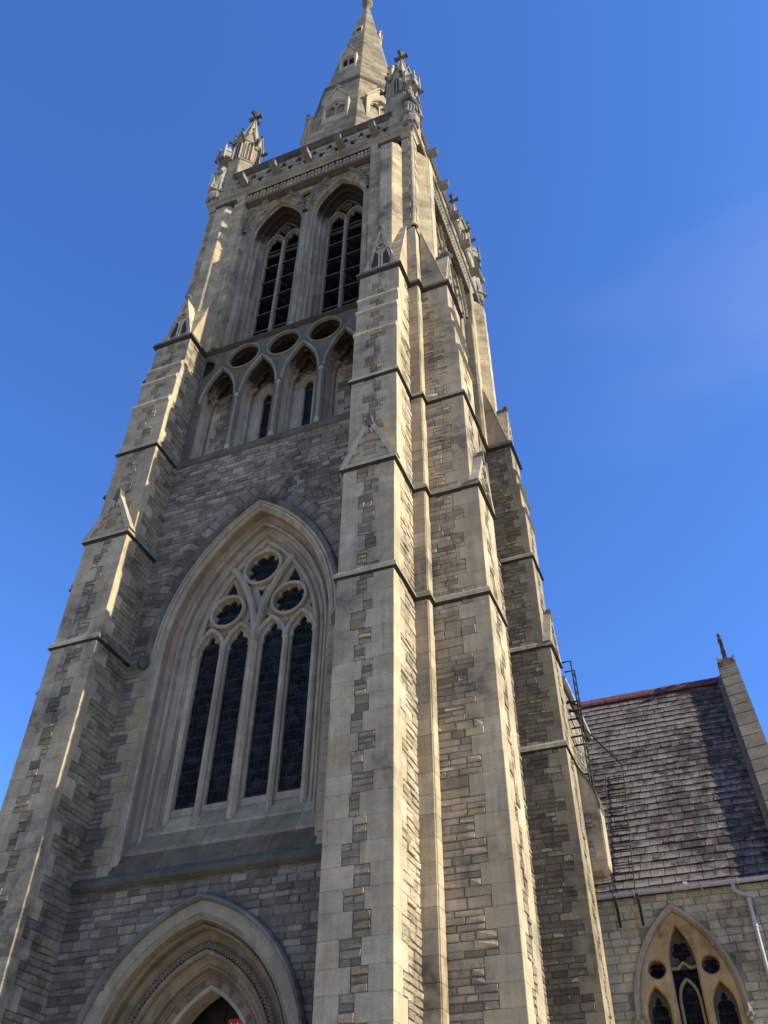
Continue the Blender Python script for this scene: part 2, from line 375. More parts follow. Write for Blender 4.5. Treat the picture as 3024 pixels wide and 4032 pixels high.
def plate(mb, outer, holes, y0, y1, col, cham=.0, hcol=None, edge=False, hmb=None):
    if area2(outer) < 0: outer = outer[::-1]
    big = [offset(h, cham) if cham else (h if area2(h) > 0 else h[::-1]) for h in holes]
    inn = [h if area2(h) > 0 else h[::-1] for h in holes]
    loops = [[Vector((x, z, 0)) for x, z in outer]]+[[Vector((x, z, 0)) for x, z in b[::-1]] for b in big]
    flat = [p for l in loops for p in l]
    cc = col if callable(col) else (lambda: col); c1 = cc()
    for t in tessellate_polygon(loops): mb.face([(flat[i].x, y0, flat[i].y) for i in t], c1)
    for b, h in zip(big, inn):
        c2 = hcol or cc(); n = len(h); yc = y0+cham
        for i in range(n):
            j = (i+1) % n
            if cham: mb.face([(b[i][0],y0,b[i][1]), (b[j][0],y0,b[j][1]), (h[j][0],yc,h[j][1]), (h[i][0],yc,h[i][1])], c1)
            (hmb(h) if hmb else mb).face([(h[i][0],yc,h[i][1]), (h[j][0],yc,h[j][1]), (h[j][0],y1,h[j][1]), (h[i][0],y1,h[i][1])], c2)
    if edge:
        n = len(outer)
        for i in range(n): j = (i+1) % n; mb.face([(outer[i][0],y0,outer[i][1]), (outer[j][0],y0,outer[j][1]), (outer[j][0],y1,outer[j][1]), (outer[i][0],y1,outer[i][1])], c1)
def circle(cx, cz, r, n=24): return [(cx+r*math.cos(2*math.pi*i/n), cz+r*math.sin(2*math.pi*i/n)) for i in range(n)]
def foiled(cx, cz, r, k, dep=.32, n=8, ph=0.):
    p = []
    for i in range(k*n):
        t = i/(k*n); f = abs(math.sin(math.pi*k*t))**.55; a = 2*math.pi*t+ph; rr = r*(1-dep+dep*f); p.append((cx+rr*math.cos(a), cz+rr*math.sin(a)))
    return p
def cusped(s, c, zs, z0, cx=0., k=3, dep=.22, n=24):
    h = arch(s, c, zs, None, n//2, cx); m = len(h); apex = zs+math.sqrt((s+c)**2-c*c); mx, mz = cx, zs+(apex-zs)*.35; p = [(cx-s, z0)]
    for i, (x, z) in enumerate(h):
        t = i/(m-1); f = 1-abs(math.sin(math.pi*k*t))**.6
        if i in (0, m-1): p.append((x, z-.0)); continue
        d = dep*f*s*2; q = Vector((mx-x, mz-z)); q.normalize(); p.append((x+q.x*d, z+q.y*d))
    p.append((cx+s, z0)); return p
def rib(mb, pts, w, y0, y1, col, cham=.35, closed=False):                 # moulded bar along a path in the x-z plane
    n = len(pts); P = [Vector(p) for p in pts]; Ls = []
    for i in range(n):
        d = (P[(i+1) % n]-P[i-1]).normalized() if closed else (P[min(i+1, n-1)]-P[max(i-1, 0)]).normalized(); Ls.append(Vector((-d.y, d.x)))
    ch = w*cham; pr = [(-w/2, y1), (-w/2, y0+ch), (-w*.18, y0+.0), (w*.18, y0), (w/2, y0+ch), (w/2, y1)]
    rings = [[(P[i].x+Ls[i].x*a, y, P[i].y+Ls[i].y*a) for a, y in pr] for i in range(n)]
    for i in range(n if closed else n-1):
        j = (i+1) % n
        for k in range(len(pr)-1): mb.face([rings[i][k], rings[i][k+1], rings[j][k+1], rings[j][k]], col)
    if closed: return
    mb.face(rings[0], col); mb.face(rings[-1], col)
def ring_rib(mb, cx, cz, r, w, y0, y1, col, n=28):
    rib(mb, circle(cx, cz, r, n), w, y0, y1, col, closed=True)
def plan_sweep(mb, path, prof, colf, closed=False, dark_faces=0):          # string course: profile (out, z) along a plan polyline, outside on its right
    n = len(path); P = [Vector(p) for p in path]; M = []
    for i in range(n):
        a = P[i-1] if (i > 0 or closed) else None; c = P[(i+1) % n] if (i < n-1 or closed) else None
        e1 = (P[i]-a).normalized() if a is not None else None; e2 = (c-P[i]).normalized() if c is not None else None
        e1 = e1 or e2; e2 = e2 or e1; n1 = Vector((e1.y, -e1.x)); n2 = Vector((e2.y, -e2.x)); m = n1+n2
        m.normalize(); M.append(m/max(.35, m.dot(n1)))
    rings = [[(P[i].x+M[i].x*o, P[i].y+M[i].y*o, z) for o, z in prof] for i in range(n)]
    for i in range(n if closed else n-1):
        j = (i+1) % n; c = colf()
        for k in range(len(prof)-1): mb.face([rings[i][k], rings[j][k], rings[j][k+1], rings[i][k+1]], c if k >= dark_faces else (.045,.04,.033,.3))  # leading profile faces, the underside, take a near-black colour
    if not closed:
        for rg in (rings[0], rings[-1]): mb.face(rg, colf())

# ------------------------------------------------------------------ ground
gmb = MB(); gmb.face([(-400,-400,0), (400,-400,0), (400,400,0), (-400,400,0)], (.09,.085,.075,0))
g = gmb.build('ground', plain('pale_warm_paving', (.40,.33,.23), .9, 0, .2, .02, .8)); g['kind'] = 'structure'; g['label'] = 'pale warm paved ground around the church, out of view'; g['category'] = 'ground'  # unseen ground, coloured pale and warm to bounce light onto the shaded front

# ================================================================== THE TOWER (axis at x=0, y=4; west front at y=0 facing -y)
T = thing('church_tower', 'tall gothic stone bell tower with stepped buttresses and a spire', 'church tower', (0, 4, 0))
OFF = (0, 4, 0)
A_, B_ = 2.64, 3.72                                          # inner and outer faces of each buttress
Z1, Z2, Z3, Z4 = 11.59, 14.42, 17.45, 22.18                  # string courses
PR = [1.09, 1.07, .915, .90, .84, .78, .72]                  # buttress projection, stage by stage
DRIP = [19.25, 20.25, 20.88]

def wall_skip(x, z):
    return (in_arch(x, z, 2.12, 2.2, 11.7, 6.9) or in_arch(x, z, 2.07, .56, 4., 0.))
# --- west wall, lower part: doorway stage and great window stage
def west_wall():
    mb = MB(); h1 = arch(2.0, 2.2, 11.7, 7.0, 14); h2 = arch(1.9, .56, 4., .02, 14)
    plate(mb, [(-A_,0), (A_,0), (A_,Z3), (-A_,Z3)], [h1, h2], 0, .05, MORT)
    mb2 = MB()
    def skip(u, z): return wall_skip(u-A_, z)
    def skip_v(u, z): return skip(u, z) or in_arch(u-A_, z, 2.57, 2.2, 11.7, 11.3) or (abs(u-A_) > 1.9 and 7.0 < z < 11.7)
    masonry(mb2, (-A_, 0), (1,0,0), 2*A_, 0, 6.85, skip=skip, back=False, rk=1.0, rw=(.18,.36))
    masonry(mb2, (-A_, 0), (1,0,0), 2*A_, 7.0, Z3-.05, skip=skip_v, back=False, rk=1.12, rw=(.16,.42))
    for sx in (-1, 1):                                       # ashlar jamb stones beside the great window, rubble in the corner
        for i, (a, b) in enumerate(zip(COURSES, COURSES[1:])):
            if b < 7.05 or a > 11.65: continue
            a = max(a, 7.02); w = .40 if i % 2 else .25
            def s4(x0, x1, za, zb, col, p, ins, jit):
                if x1-x0 < .04 or zb-za < .04: return
                if sx < 0: x0, x1 = -x1, -x0
                stone4(mb2, [(x0+.003,0,za+.003), (x1-.003,0,za+.003), (x1-.003,0,zb-.003), (x0+.003,0,zb-.003)], (0,-1,0), p, ins, col, jit)
            s4(1.98, 1.98+w, a, b, ashlar(.78), .018, .002, .001)
            for za, zb in zip(SUBS[i], SUBS[i][1:]): s4(1.98+w, A_, max(za, a), zb, rubble(1.2), .02, .01, .004)
    # relieving arch of rough voussoirs over the great window
    c, zs, ri, ro = 2.2, 11.7, 2.24+2.2, 2.24+2.2+.34
    ta = math.acos(c/ri)
    for sgn in (-1, 1):
        t = .02
        while t < ta-.01:
            dt = ru(.035, .062); t2 = min(t+dt, ta)
            def pt(r, th): return (sgn*(-c+r*math.cos(th)), 0, zs+r*math.sin(th))
            rr = ro+ru(-.06, .05); col = rubble(1.05)
            q = [pt(ri, t), pt(rr, t), pt(rr, t2-.004), pt(ri, t2-.004)]
            if t2 > t+.01 and max(abs(p[0]) for p in q) < A_+.02 and all(p[0]*sgn > -.12 for p in q): stone4(mb2, q if sgn > 0 else [q[1], q[0], q[3], q[2]], (0,-1,0), ru(.012,.026), .008, col, .004)
            t = t2
    mb.add(mb2); return mb
west_wall().build('wall', STONE, T, OFF)
def plain_wall():
    mb = MB(); masonry(mb, (-A_, 0), (1,0,0), 2*A_, 0, Z3); return mb
pw = plain_wall().build('wall', STONE, T, OFF); pw.rotation_euler = (0, 0, math.pi/2)
for k in (2, 3): dup(pw, T, k*math.pi/2)

# --- great west window
gw_c, gw_zs = 2.2, 11.7
def sill_z(y): return 7.16+max(0, y)*1.86
WPROF = [(2.10,-.004),(2.05,-.004),(2.045,.02),(2.03,.022),(2.025,-.004),(1.985,-.004),(1.97,.03),(1.975,.06),(1.955,.075),(1.92,.065),(1.895,.085),(1.89,.12),(1.90,.17),(1.895,.30),(1.84,.36),(1.785,.37),(1.765,.335),(1.735,.315),(1.705,.33),(1.695,.37),(1.70,.46),(1.65,.50),(1.605,.505),(1.59,.475),(1.555,.47),(1.535,.50),(1.53,.55),(1.50,.575),(1.475,.585),(1.46,.66)]
mb = MB(); sweep_arch(mb, WPROF[:13], gw_c, gw_zs, sill_z, jamb=10); sweep_arch(mb, WPROF[12:18], gw_c, gw_zs, sill_z, jamb=10, colf=lambda: (.30*ru(.9,1.1), .23, .15, .05)); sweep_arch(mb, WPROF[17:], gw_c, gw_zs, sill_z, jamb=10, colf=lambda: carved(.88))
win = mb.build('window', CARVED, T, OFF)
mb = MB(); HP = [(2.235,.0),(2.235,-.05),(2.21,-.10),(2.17,-.105),(2.135,-.075),(2.115,-.03),(2.10,.0)]
sweep_arch(mb, HP, gw_c, gw_zs, lambda y: 11.5, jamb=1, colf=lambda: (.15,.14,.115,.2))
mb.ball((-2.19,-.10,11.42), .13, DARKS, 8, 6, (1,1,1.15), .06); mb.ball((2.19,-.10,11.42), .13, DARKS, 8, 6, (1,1,1.15), .06)
for sx in (-1, 1): mb.ball((sx*2.19,-.19,11.48), .06, DARKS, 6, 4)
mb.build('hood_mould', MOSSY, win, OFF)
mb = MB()                                                    # stepped sloping sill and its string
for (ya, za, yb_, zb_, k, off_) in ((-.02,7.10,.20,7.50,.45,0.), (.20,7.56,.40,7.90,.8,.3), (.40,7.95,.62,8.32,1.0,.1)):
    x = -1.98
    while x < 1.97:
        w = min(ru(.55,.95), 1.98-x); q_ = k*ru(.8,1.15); cc = (.37*q_, .29*q_, .18*q_, .2); g_ = .004
        mb.extr([(x+g_,ya,za),(x+g_,yb_,zb_),(x+g_,yb_,zb_-.1),(x+g_,ya,za-.06)], [(x+w-g_,ya,za),(x+w-g_,yb_,zb_),(x+w-g_,yb_,zb_-.1),(x+w-g_,ya,za-.06)], cc); x += w
mb.face([(-1.98,.0,7.0),(1.98,.0,7.0),(1.98,.7,8.2),(-1.98,.7,8.2)], (.05,.045,.04,0))
mb.build('sill', CARVED, win, OFF)
STRP = [(.0,-.16),(.03,-.145),(.09,-.11),(.085,-.085),(.068,.0),(.035,.05),(.0,.11)]
def strcol(k=1.):
    def f(): a = ru(.75,1.1)*k; return (.26*a, .228*a, .165*a, .3)
    return f
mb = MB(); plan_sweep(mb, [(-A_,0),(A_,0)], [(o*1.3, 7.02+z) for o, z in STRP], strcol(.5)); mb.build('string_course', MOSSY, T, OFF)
# tracery: pierced plate plus moulded ribs
mb = MB(); tc = (.32,.272,.195,.05)
LX = [(-1.08,.235),(-.40,.235),(.40,.235),(1.08,.235)]
holes = [cusped(s, .34, 11.78, 8.42, x, 3, .17) for x, s in LX]
holes += [foiled(0, 13.78, .41, 8, .27), foiled(-.735, 12.74, .36, 8, .27, 8, .2), foiled(.735, 12.74, .36, 8, .27, 8, .2)]
holes += [[(-.10,13.24),(0,12.98),(.10,13.24),(0,13.19)], [(-.94,13.22),(-.73,13.17),(-.60,13.24),(-.76,13.62)], [(.94,13.22),(.73,13.17),(.60,13.24),(.76,13.62)], [(-1.30,12.33),(-1.19,12.50),(-1.33,12.62)], [(1.30,12.33),(1.19,12.50),(1.33,12.62)], [(-.14,12.30),(-.25,12.44),(-.17,12.52)], [(.14,12.30),(.25,12.44),(.17,12.52)], [(-.78,12.15),(-.74,12.28),(-.70,12.15),(-.74,12.08)], [(.78,12.15),(.74,12.28),(.70,12.15),(.74,12.08)]]
plate(mb, arch(1.47, 2.2, 11.7, 8.28, 14), holes, .585, .66, tc)
for x, w in ((-.74,.13),(.74,.13),(0,.20)): rib(mb, [(x,7.9),(x,11.78)], w, .43 if x == 0 else .47, .61, carved())
for x in (-1.40,1.40): rib(mb, [(x,7.95),(x,11.7)], .12, .50, .61, carved())
def arcp(cx, cz, r, a0, a1, n=12): return [(cx+r*math.cos(a0+(a1-a0)*i/n), cz+r*math.sin(a0+(a1-a0)*i/n)) for i in range(n+1)]
ta = math.acos(2.93/3.66)
rib(mb, arcp(-3.66, 11.7, 3.66, 0, ta), .15, .432, .61, carved()); rib(mb, arcp(3.66, 11.7, 3.66, math.pi, math.pi-ta), .15, .436, .61, carved())
hd = arch(1.41, 2.2, 11.7, None, 14); rib(mb, hd, .11, .50, .61, carved())
for x in (-1.07,-.37,.37,1.07): rib(mb, arch(.35, .34, 11.75, None, 8, x), .095, .482+.006*x, .61, carved())
for cx, cz, r in ((0,13.78,.445),(-.735,12.74,.395),(.735,12.74,.395)): ring_rib(mb, cx, cz, r, .08, .455+.01*cx, .61, carved())
mb.build('tracery', CARVED, win, OFF)
mb = MB(); mb.face([(-1.5,.645,8.2),(1.5,.645,8.2),(1.5,.645,14.8),(-1.5,.645,14.8)], (0,0,0)); mb.build('glass', GLASS, win, OFF)

# --- west doorway
dc, dz = .56, 4.0
def brown(): a = ru(.8,1.1); return (.22*a, .165*a, .10*a, .05)
DPROF = [(1.98,-.01),(1.80,-.01),(1.785,.03),(1.765,.04),(1.74,.02),(1.72,.05),(1.725,.16),(1.69,.175),(1.66,.13),(1.63,.135),(1.615,.17),(1.625,.30),(1.56,.34),(1.50,.33),(1.485,.31)]
DPROF2 = [(1.36,.31),(1.345,.30),(1.31,.31),(1.29,.34),(1.285,.40),(1.23,.45),(1.19,.46),(1.17,.445),(1.14,.46),(1.13,.50),(1.135,.55),(1.10,.56),(1.07,.545),(1.045,.57),(1.04,.60)]
mb = MB(); sweep_arch(mb, DPROF[:7], dc, dz, lambda y: 0., jamb=6, colf=lambda: carved(.8)); sweep_arch(mb, DPROF[6:], dc, dz, lambda y: 0., jamb=6, colf=brown); sweep_arch(mb, [(1.485,.31),(1.36,.345)], dc, dz, lambda y: 0., colf=lambda: (.10,.078,.05,.1)); sweep_arch(mb, DPROF2, dc, dz, lambda y: 0., jamb=6, colf=brown)
sweep_arch(mb, [(1.04,.60),(.99,.63),(.93,.80),(.92,.96)], dc, dz, lambda y: 0., jamb=6, colf=brown); sweep_arch(mb, [(.93,.60),(.90,.59),(.87,.62),(.86,.95)], dc, dz, lambda y: 0., jamb=6)
sweep_arch(mb, [(1.04,.605),(.93,.605)], dc, dz, lambda y: 0., jamb=6, colf=brown)
# pierced leaf band and rosettes
Rm = 1.42+dc; ta = math.acos(dc/Rm)
for sgn in (-1, 1):
    n = 40
    for i in range(n):
        t = ta*(i+.5)/n; rr = ta/n*Rm
        for dr, dt in ((-.028,0),(.028,0),(0,.36),(0,-.36)):
            r2 = Rm+dr; t2 = t+dt*ta/n; mb.ball((sgn*(-dc+r2*math.cos(t2)), .315, dz+r2*math.sin(t2)), .021, brown(), 5, 3)
Rm = .985+dc; ta = math.acos(dc/Rm)
for sgn in (-1, 1):
    for i in range(7):
        t = ta*(i+.55)/7.2; cx, cz = sgn*(-dc+Rm*math.cos(t)), dz+Rm*math.sin(t)
        for k in range(6): mb.ball((cx+.032*math.cos(k*1.047), .60, cz+.032*math.sin(k*1.047)), .019, brown(), 5, 3)
        mb.ball((cx, .595, cz), .018, brown(), 5, 3)
door = mb.build('doorway', CARVED, T, OFF)
mb = MB(); sweep_arch(mb, [(2.08,.0),(2.08,-.06),(2.05,-.11),(2.01,-.11),(1.985,-.06),(1.98,-.01)], dc, dz, lambda y: 0., colf=lambda: (.20,.185,.15,.2), jamb=4); mb.build('hood_mould', MOSSY, door, OFF)
mb = MB(); mb.box(-1.0,1.0,1.25,1.3,0,5.6,(0,0,0))
for i in range(5): mb.box(-.9+i*.4, -.86+i*.4, 1.22, 1.26, 0, 5.5, (0,0,0))
mb.build('door', WOOD, door, OFF)

# --- blind arcade stage: pierced stone screen in front of a back wall, on all four sides
def arcade():
    root = None
    mb = MB(); holes = []; rev_lo = MB(); rev_hi = {}
    for x in (-1.8825,-.6275,.6275,1.8825): holes.append(arch(.475, 1.47, 19.85, 17.70, 12, x))
    for x in (-1.255,0,1.255): holes.append(circle(x, 21.48, .445, 32))
    for s in (-1, 1):
        p = [(s*2.56,21.05), (s*2.56,21.85)]+[(s*2.56-s*.34*math.cos(a), 21.48+.37*math.sin(a)) for a in [math.radians(d) for d in (75,50,25,0,-25,-50,-75)]]
        holes.append(p)
    acol = (.135,.118,.085,.2)
    plate(mb, [(-A_,Z3),(A_,Z3),(A_,Z4+.1),(-A_,Z4+.1)], holes, .05, .50, acol, .045, hcol=(.43,.36,.25,.05), hmb=lambda h: rev_lo if min(z for x, z in h) < 19 else rev_hi.setdefault(round(sum(x for x, z in h)/len(h), 1), MB()))
    for x in (-1.255,0,1.255): ring_rib(mb, x, 21.48, .505, .05, .005, .07, (.24,.21,.155,.1))
    for i, x in enumerate((-1.255,0,1.255)):                 # shafts with ring capitals
        mb.tube([(x,.075,17.66),(x,.075,19.85)], .055, (.27,.235,.17,.1), 8); mb.tube([(x,.07,19.70),(x,.07,19.80)], .075, carved(), 8); mb.tube([(x,.07,17.62),(x,.07,17.78)], .08, carved(), 8)
    for x in (-1.8825,-.6275,.6275,1.8825): rib(mb, arch(.545, 1.47, 19.85, None, 12, x), .07, .0, .06, (.27,.235,.17,.1))
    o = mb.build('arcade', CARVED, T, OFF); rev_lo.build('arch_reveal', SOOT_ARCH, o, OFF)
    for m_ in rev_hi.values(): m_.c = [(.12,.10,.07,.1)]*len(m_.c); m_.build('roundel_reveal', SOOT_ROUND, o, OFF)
    mb = MB()                                                # cusped inner order
    holes = [cusped(.42, 1.3, 19.85, 17.72, x, 5, .13, 40) for x in (-1.8825,-.6275,.6275,1.8825)]
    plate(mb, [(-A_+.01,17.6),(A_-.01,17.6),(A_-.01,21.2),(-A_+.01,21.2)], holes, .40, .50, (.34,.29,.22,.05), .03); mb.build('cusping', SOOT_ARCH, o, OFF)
    mb = MB(); holes = [foiled(x, 21.48, .44, 4, .22, 10, .785) for x in (-1.255,0,1.255)]
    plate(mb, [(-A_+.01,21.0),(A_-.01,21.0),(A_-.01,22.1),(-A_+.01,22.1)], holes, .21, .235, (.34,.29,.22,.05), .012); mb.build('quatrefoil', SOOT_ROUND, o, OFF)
    mb = MB(); yb = .56
    lan = [arch(.125, .16, 19.95, 18.2, 8, x) for x in (-.6275,.6275)]
    plate(mb, [(-A_,17.5),(A_,17.5),(A_,22.2),(-A_,22.2)], lan, yb, yb+.16, (.38,.33,.245,.05), .06)
    plate(mb, [(-1.,19.8),(1.,19.8),(1.,20.6),(-1.,20.6)], [cusped(.12, .16, 19.97, 19.82, x, 3, .2) for x in (-.6275,.6275)], yb+.08, yb+.12, acol)
    for s in (-1, 1):
        masonry(mb, (s*1.8825-.42, yb), (1,0,0), .84, 17.6, 20.4, True, True, ql=(.12,.24), rk=1.15, back=False)
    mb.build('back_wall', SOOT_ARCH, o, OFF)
    mb = MB()
    for x in (-.6275,.6275): mb.face([(x-.14,yb+.13,18.1),(x+.14,yb+.13,18.1),(x+.14,yb+.13,20.5),(x-.14,yb+.13,20.5)], (0,0,0))
    mb.build('glass', DGLASS, o, OFF)
    return o
arc = arcade()
for k in (1, 2, 3): dup(arc, T, k*math.pi/2)
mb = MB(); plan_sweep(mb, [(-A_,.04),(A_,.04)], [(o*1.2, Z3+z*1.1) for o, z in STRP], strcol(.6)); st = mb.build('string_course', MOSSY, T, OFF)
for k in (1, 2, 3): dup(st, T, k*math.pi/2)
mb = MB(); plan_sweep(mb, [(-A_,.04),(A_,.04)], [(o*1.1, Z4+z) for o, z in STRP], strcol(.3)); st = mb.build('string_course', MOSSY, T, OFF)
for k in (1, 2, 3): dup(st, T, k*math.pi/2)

# --- belfry stage
BX, BC, BZ, BY = 1.18, 1.46, 28.9, .25
def bskip(x, z): return (z < BZ+.3) or any(in_arch(x, z, 1.1, BC, BZ, 22., c) for c in (-BX, BX)) or math.hypot(x, z-30.35) < .42
mb = MB(); plate(mb, [(-2.46,22.2),(2.46,22.2),(2.46,31.7),(-2.46,31.7)], [arch(1.10, BC, BZ, 22.22, 12, -BX), arch(1.10, BC, BZ, 22.22, 12, BX), circle(0, 30.35, .33, 20)], BY, BY+.1, carved(.72))
masonry(mb, (-2.46, BY), (1,0,0), 4.92, 22.3, 31.0, skip=lambda u, z: bskip(u-2.46, z), back=False, rk=1.05)
mb.face([(-2.46,0,22.2),(-2.46,BY,22.2),(-2.46,BY,31.7),(-2.46,0,31.7)], ashlar()); mb.face([(2.46,0,22.2),(2.46,BY,22.2),(2.46,BY,31.7),(2.46,0,31.7)], ashlar())
ring_rib(mb, 0, 30.35, .36, .10, BY-.05, BY+.1, carved()); mb.face([(x, BY+.3, z) for x, z in circle(0, 30.35, .36)], (.03,.028,.026,0)); ring_rib(mb, 0, 30.35, .23, .05, BY+.12, BY+.3, carved(.5))
bw = mb.build('wall', STONE, T, OFF)
for k in (1, 2, 3): dup(bw, T, k*math.pi/2)
BPROF = [(1.10,BY-.01),(1.07,BY),(1.06,BY+.05),(1.03,BY+.09),(.99,BY+.10),(.97,BY+.13),(.965,BY+.20),(.93,BY+.26),(.90,BY+.27),(.895,BY+.42),(.85,BY+.45),(.825,BY+.43),(.80,BY+.45),(.80,BY+.60),(.76,BY+.64),(.735,BY+.62),(.715,BY+.65),(.70,BY+.72),(.685,BY+.80),(.68,BY+.90)]
def bsill(y): return 22.28+max(0, y-.1)*1.75
def arcp(cx, cz, r, a0, a1, n=12): return [(cx+r*math.cos(a0+(a1-a0)*i/n), cz+r*math.sin(a0+(a1-a0)*i/n)) for i in range(n+1)]
def belfry_window(cx):
    mb = MB(); sweep_arch(mb, BPROF[:8], BC, BZ, bsill, cx, jamb=14, colf=lambda: carved(ru(.6,.92)))
    o = mb.build('belfry_window', CARVED, T, OFF)
    mb = MB(); sweep_arch(mb, BPROF[7:], BC, BZ, bsill, cx, jamb=14, colf=lambda: carved(ru(.5,.85))); mb.build('inner_order', DARK_BELFRY, o, OFF)
    mb = MB(); sweep_arch(mb, [(1.175,BY),(1.175,BY-.06),(1.15,BY-.12),(1.11,BY-.12),(1.08,BY-.06),(1.075,BY)], BC, BZ+.25, lambda y: BZ+.2, cx, jamb=1, colf=lambda: carved(.55))
    Rm = 1.16+BC; t0 = math.acos(BC/Rm)
    for sgn in (-1, 1):
        for i in range(9):
            t = t0*(i+.6)/9.3; x, z = cx+sgn*(-BC+Rm*math.cos(t)), BZ+.25+Rm*math.sin(t)
            for a in (.4, 1.57, 2.7): mb.ball((x+.04*math.cos(a)*sgn, BY-.12, z+.04*math.sin(a)), .034, carved(.4), 6, 4, jit=.1)
    mb.ball((cx, BY-.12, BZ+.25+math.sqrt(Rm**2-BC**2)+.1), .13, DARKS, 7, 5, jit=.15)
    mb.build('hood_mould', CARVED, o, OFF)
    mb = MB(); y0 = BY+.72
    holes = [cusped(.25, .30, 29.1, 23.4, cx+d, 3, .17) for d in (-.335, .335)]+[foiled(cx, 29.75, .19, 4, .3, 8, .785)]
    for d, hl in zip((-.335, .335), holes): plate(mb, arch(.33, .40, 29.1, 28.5, 10, cx+d), [[(x, max(z, 28.52)) for x, z in hl]], y0+.04, y0+.12, carved(.5))
    rib(mb, [(cx,23.3),(cx,29.15)], .12, y0-.05, y0+.12, carved(.75))
    t = math.acos(1.065/1.73)
    for d in (-.335, .335): rib(mb, arch(.33, .40, 29.1, None, 8, cx+d), .08, y0-.04+.01*d, y0+.12, carved(.6))
    for s in (-1, 1): rib(mb, [(cx+s*.66,23.3),(cx+s*.66,29.1)], .09, y0-.01, y0+.12, carved(.65))
    rib(mb, arch(.66, BC, BZ, None, 12, cx), .045, y0+.0, y0+.12, carved(.35)); ring_rib(mb, cx, 29.98, .16, .045, y0+.01, y0+.12, carved(.35))
    mb.build('tracery', CARVED, o, OFF)
    for d in (-.335, .335):
        mb = MB()
        for i in range(6):
            z = 24.05+i*.93; x0, x1 = cx+d-.27, cx+d+.27
            mb.extr([(x0,y0+.02,z-.05),(x0,y0+.02,z+.0),(x0,y0+.75,z+.52),(x0,y0+.75,z+.47)], [(x1,y0+.02,z-.05),(x1,y0+.02,z+.0),(x1,y0+.75,z+.52),(x1,y0+.75,z+.47)], (0,0,0))
        mb.build('louvre', LOUV, o, OFF)
    mb = MB(); mb.face([(cx-1.1,.06,22.22),(cx+1.1,.06,22.22),(cx+.7,y0+.1,23.6),(cx-.7,y0+.1,23.6)], carved(.6)); mb.build('sill', CARVED, o, OFF)
    return o
for cx in (-BX, BX):
    o = belfry_window(cx)
    for k in (1, 2, 3): dup(o, T, k*math.pi/2)
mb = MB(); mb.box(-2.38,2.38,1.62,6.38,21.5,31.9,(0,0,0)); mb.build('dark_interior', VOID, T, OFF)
# frieze of leaf bosses under the cornice
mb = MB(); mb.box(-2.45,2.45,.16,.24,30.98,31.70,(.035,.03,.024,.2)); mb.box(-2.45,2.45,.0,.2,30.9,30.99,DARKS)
nb = 18
for i in range(nb):
    x = -2.32+4.64*i/(nb-1)
    k_ = ru(.7,.95)
    for dx, dz_ in ((-.06,.0),(.06,.0),(-.06,.24),(.06,.24)): mb.ball((x+dx, .05, 31.18+dz_), .066, carved(k_), 8, 6, (1,1.1,1.5), .06)
    mb.ball((x, .06, 31.30), .035, carved(k_), 6, 4); rib(mb, [(x-.118,31.12),(x-.118,31.45)]+[(x-.118+.236*q/6, 31.45+.12*math.sin(math.pi*q/6)) for q in range(1,6)]+[(x+.118,31.45),(x+.118,31.12)], .028, .05, .16, carved(.75))
fr = mb.build('frieze', CARVED, T, OFF)
for k in (1, 2, 3): dup(fr, T, k*math.pi/2)

# --- buttresses
def gablet_top(mb, zb, za, x0, x1, yf, yb, tr):
    # triangular gablet: front slab with raking copings, roof running back into the buttress
    xm = (x0+x1)/2; c = ashlar(.95)
    mb.prism_y([(x0,zb),(x1,zb),(xm,za)], yf+.06, yb, c)
    for s, xe in ((-1,x0),(1,x1)):                           # raking coping
        p = [(xe+s*.05,zb-.03),(xe-s*.09,zb-.03),(xm-s*.004,za-.15),(xm,za+.08)]
        mb.extr([(x,yf,z) for x,z in p], [(x,yb,z) for x,z in p], carved(.95))
    if tr:                                                   # blind two-light tracery
        h = za-zb; k = .055
        for s in (-1, 1):
            cx = xm+s*.17; rib(mb, [(cx-.13,zb+.05)]+arch(.13, .12, zb+h*.36, None, 5, cx)+[(cx+.13,zb+.05)], .05, yf-.0, yf+.1, carved(1.05)); mb.face([(x,yf+.055,z) for x,z in [(cx-.11,zb+.05)]+arch(.11,.12,zb+h*.36,None,5,cx)+[(cx+.11,zb+.05)]], (.06,.055,.045,0))
        ring_rib(mb, xm, zb+h*.60, .115, .05, yf+.002, yf+.1, carved(1.05), 14); mb.face([(x,yf+.055,z) for x,z in circle(xm, zb+h*.6, .1, 14)], (.05,.045,.04,0))
        mb.ball((xm, yf+.05, za+.1), .10, DARKS, 7, 5, (1,1.2,1.2), .1); mb.tube([(xm,yf,za+.03),(xm,yb,za+.03)], .07, DARKS, 6)
    else:                                                    # cusped raking moulds and a dark finial block
        for s in (-1, 1):
            for t, L_ in ((.28,.10),(.52,.11),(.74,.09)):
                bx = xm+s*((x1-x0)/2)*(1-t)-s*.09; bz = zb+(za-zb)*t-.02
                mb.prism_y([(bx+s*.02,bz+.10),(bx+s*.03,bz-.12),(bx-s*L_,bz-.04)], yf+.01, yf+.07, carved(.9))
        mb.prism_y([(xm-.10,za-.22),(xm+.10,za-.22),(xm+.03,za+.12),(xm-.03,za+.12)], yf-.02, yf+.14, DARKS)
        masonry(mb, (xm-.15, yf+.06), (1,0,0), .3, zb+.15, zb+.62, kind='rubble', back=False)
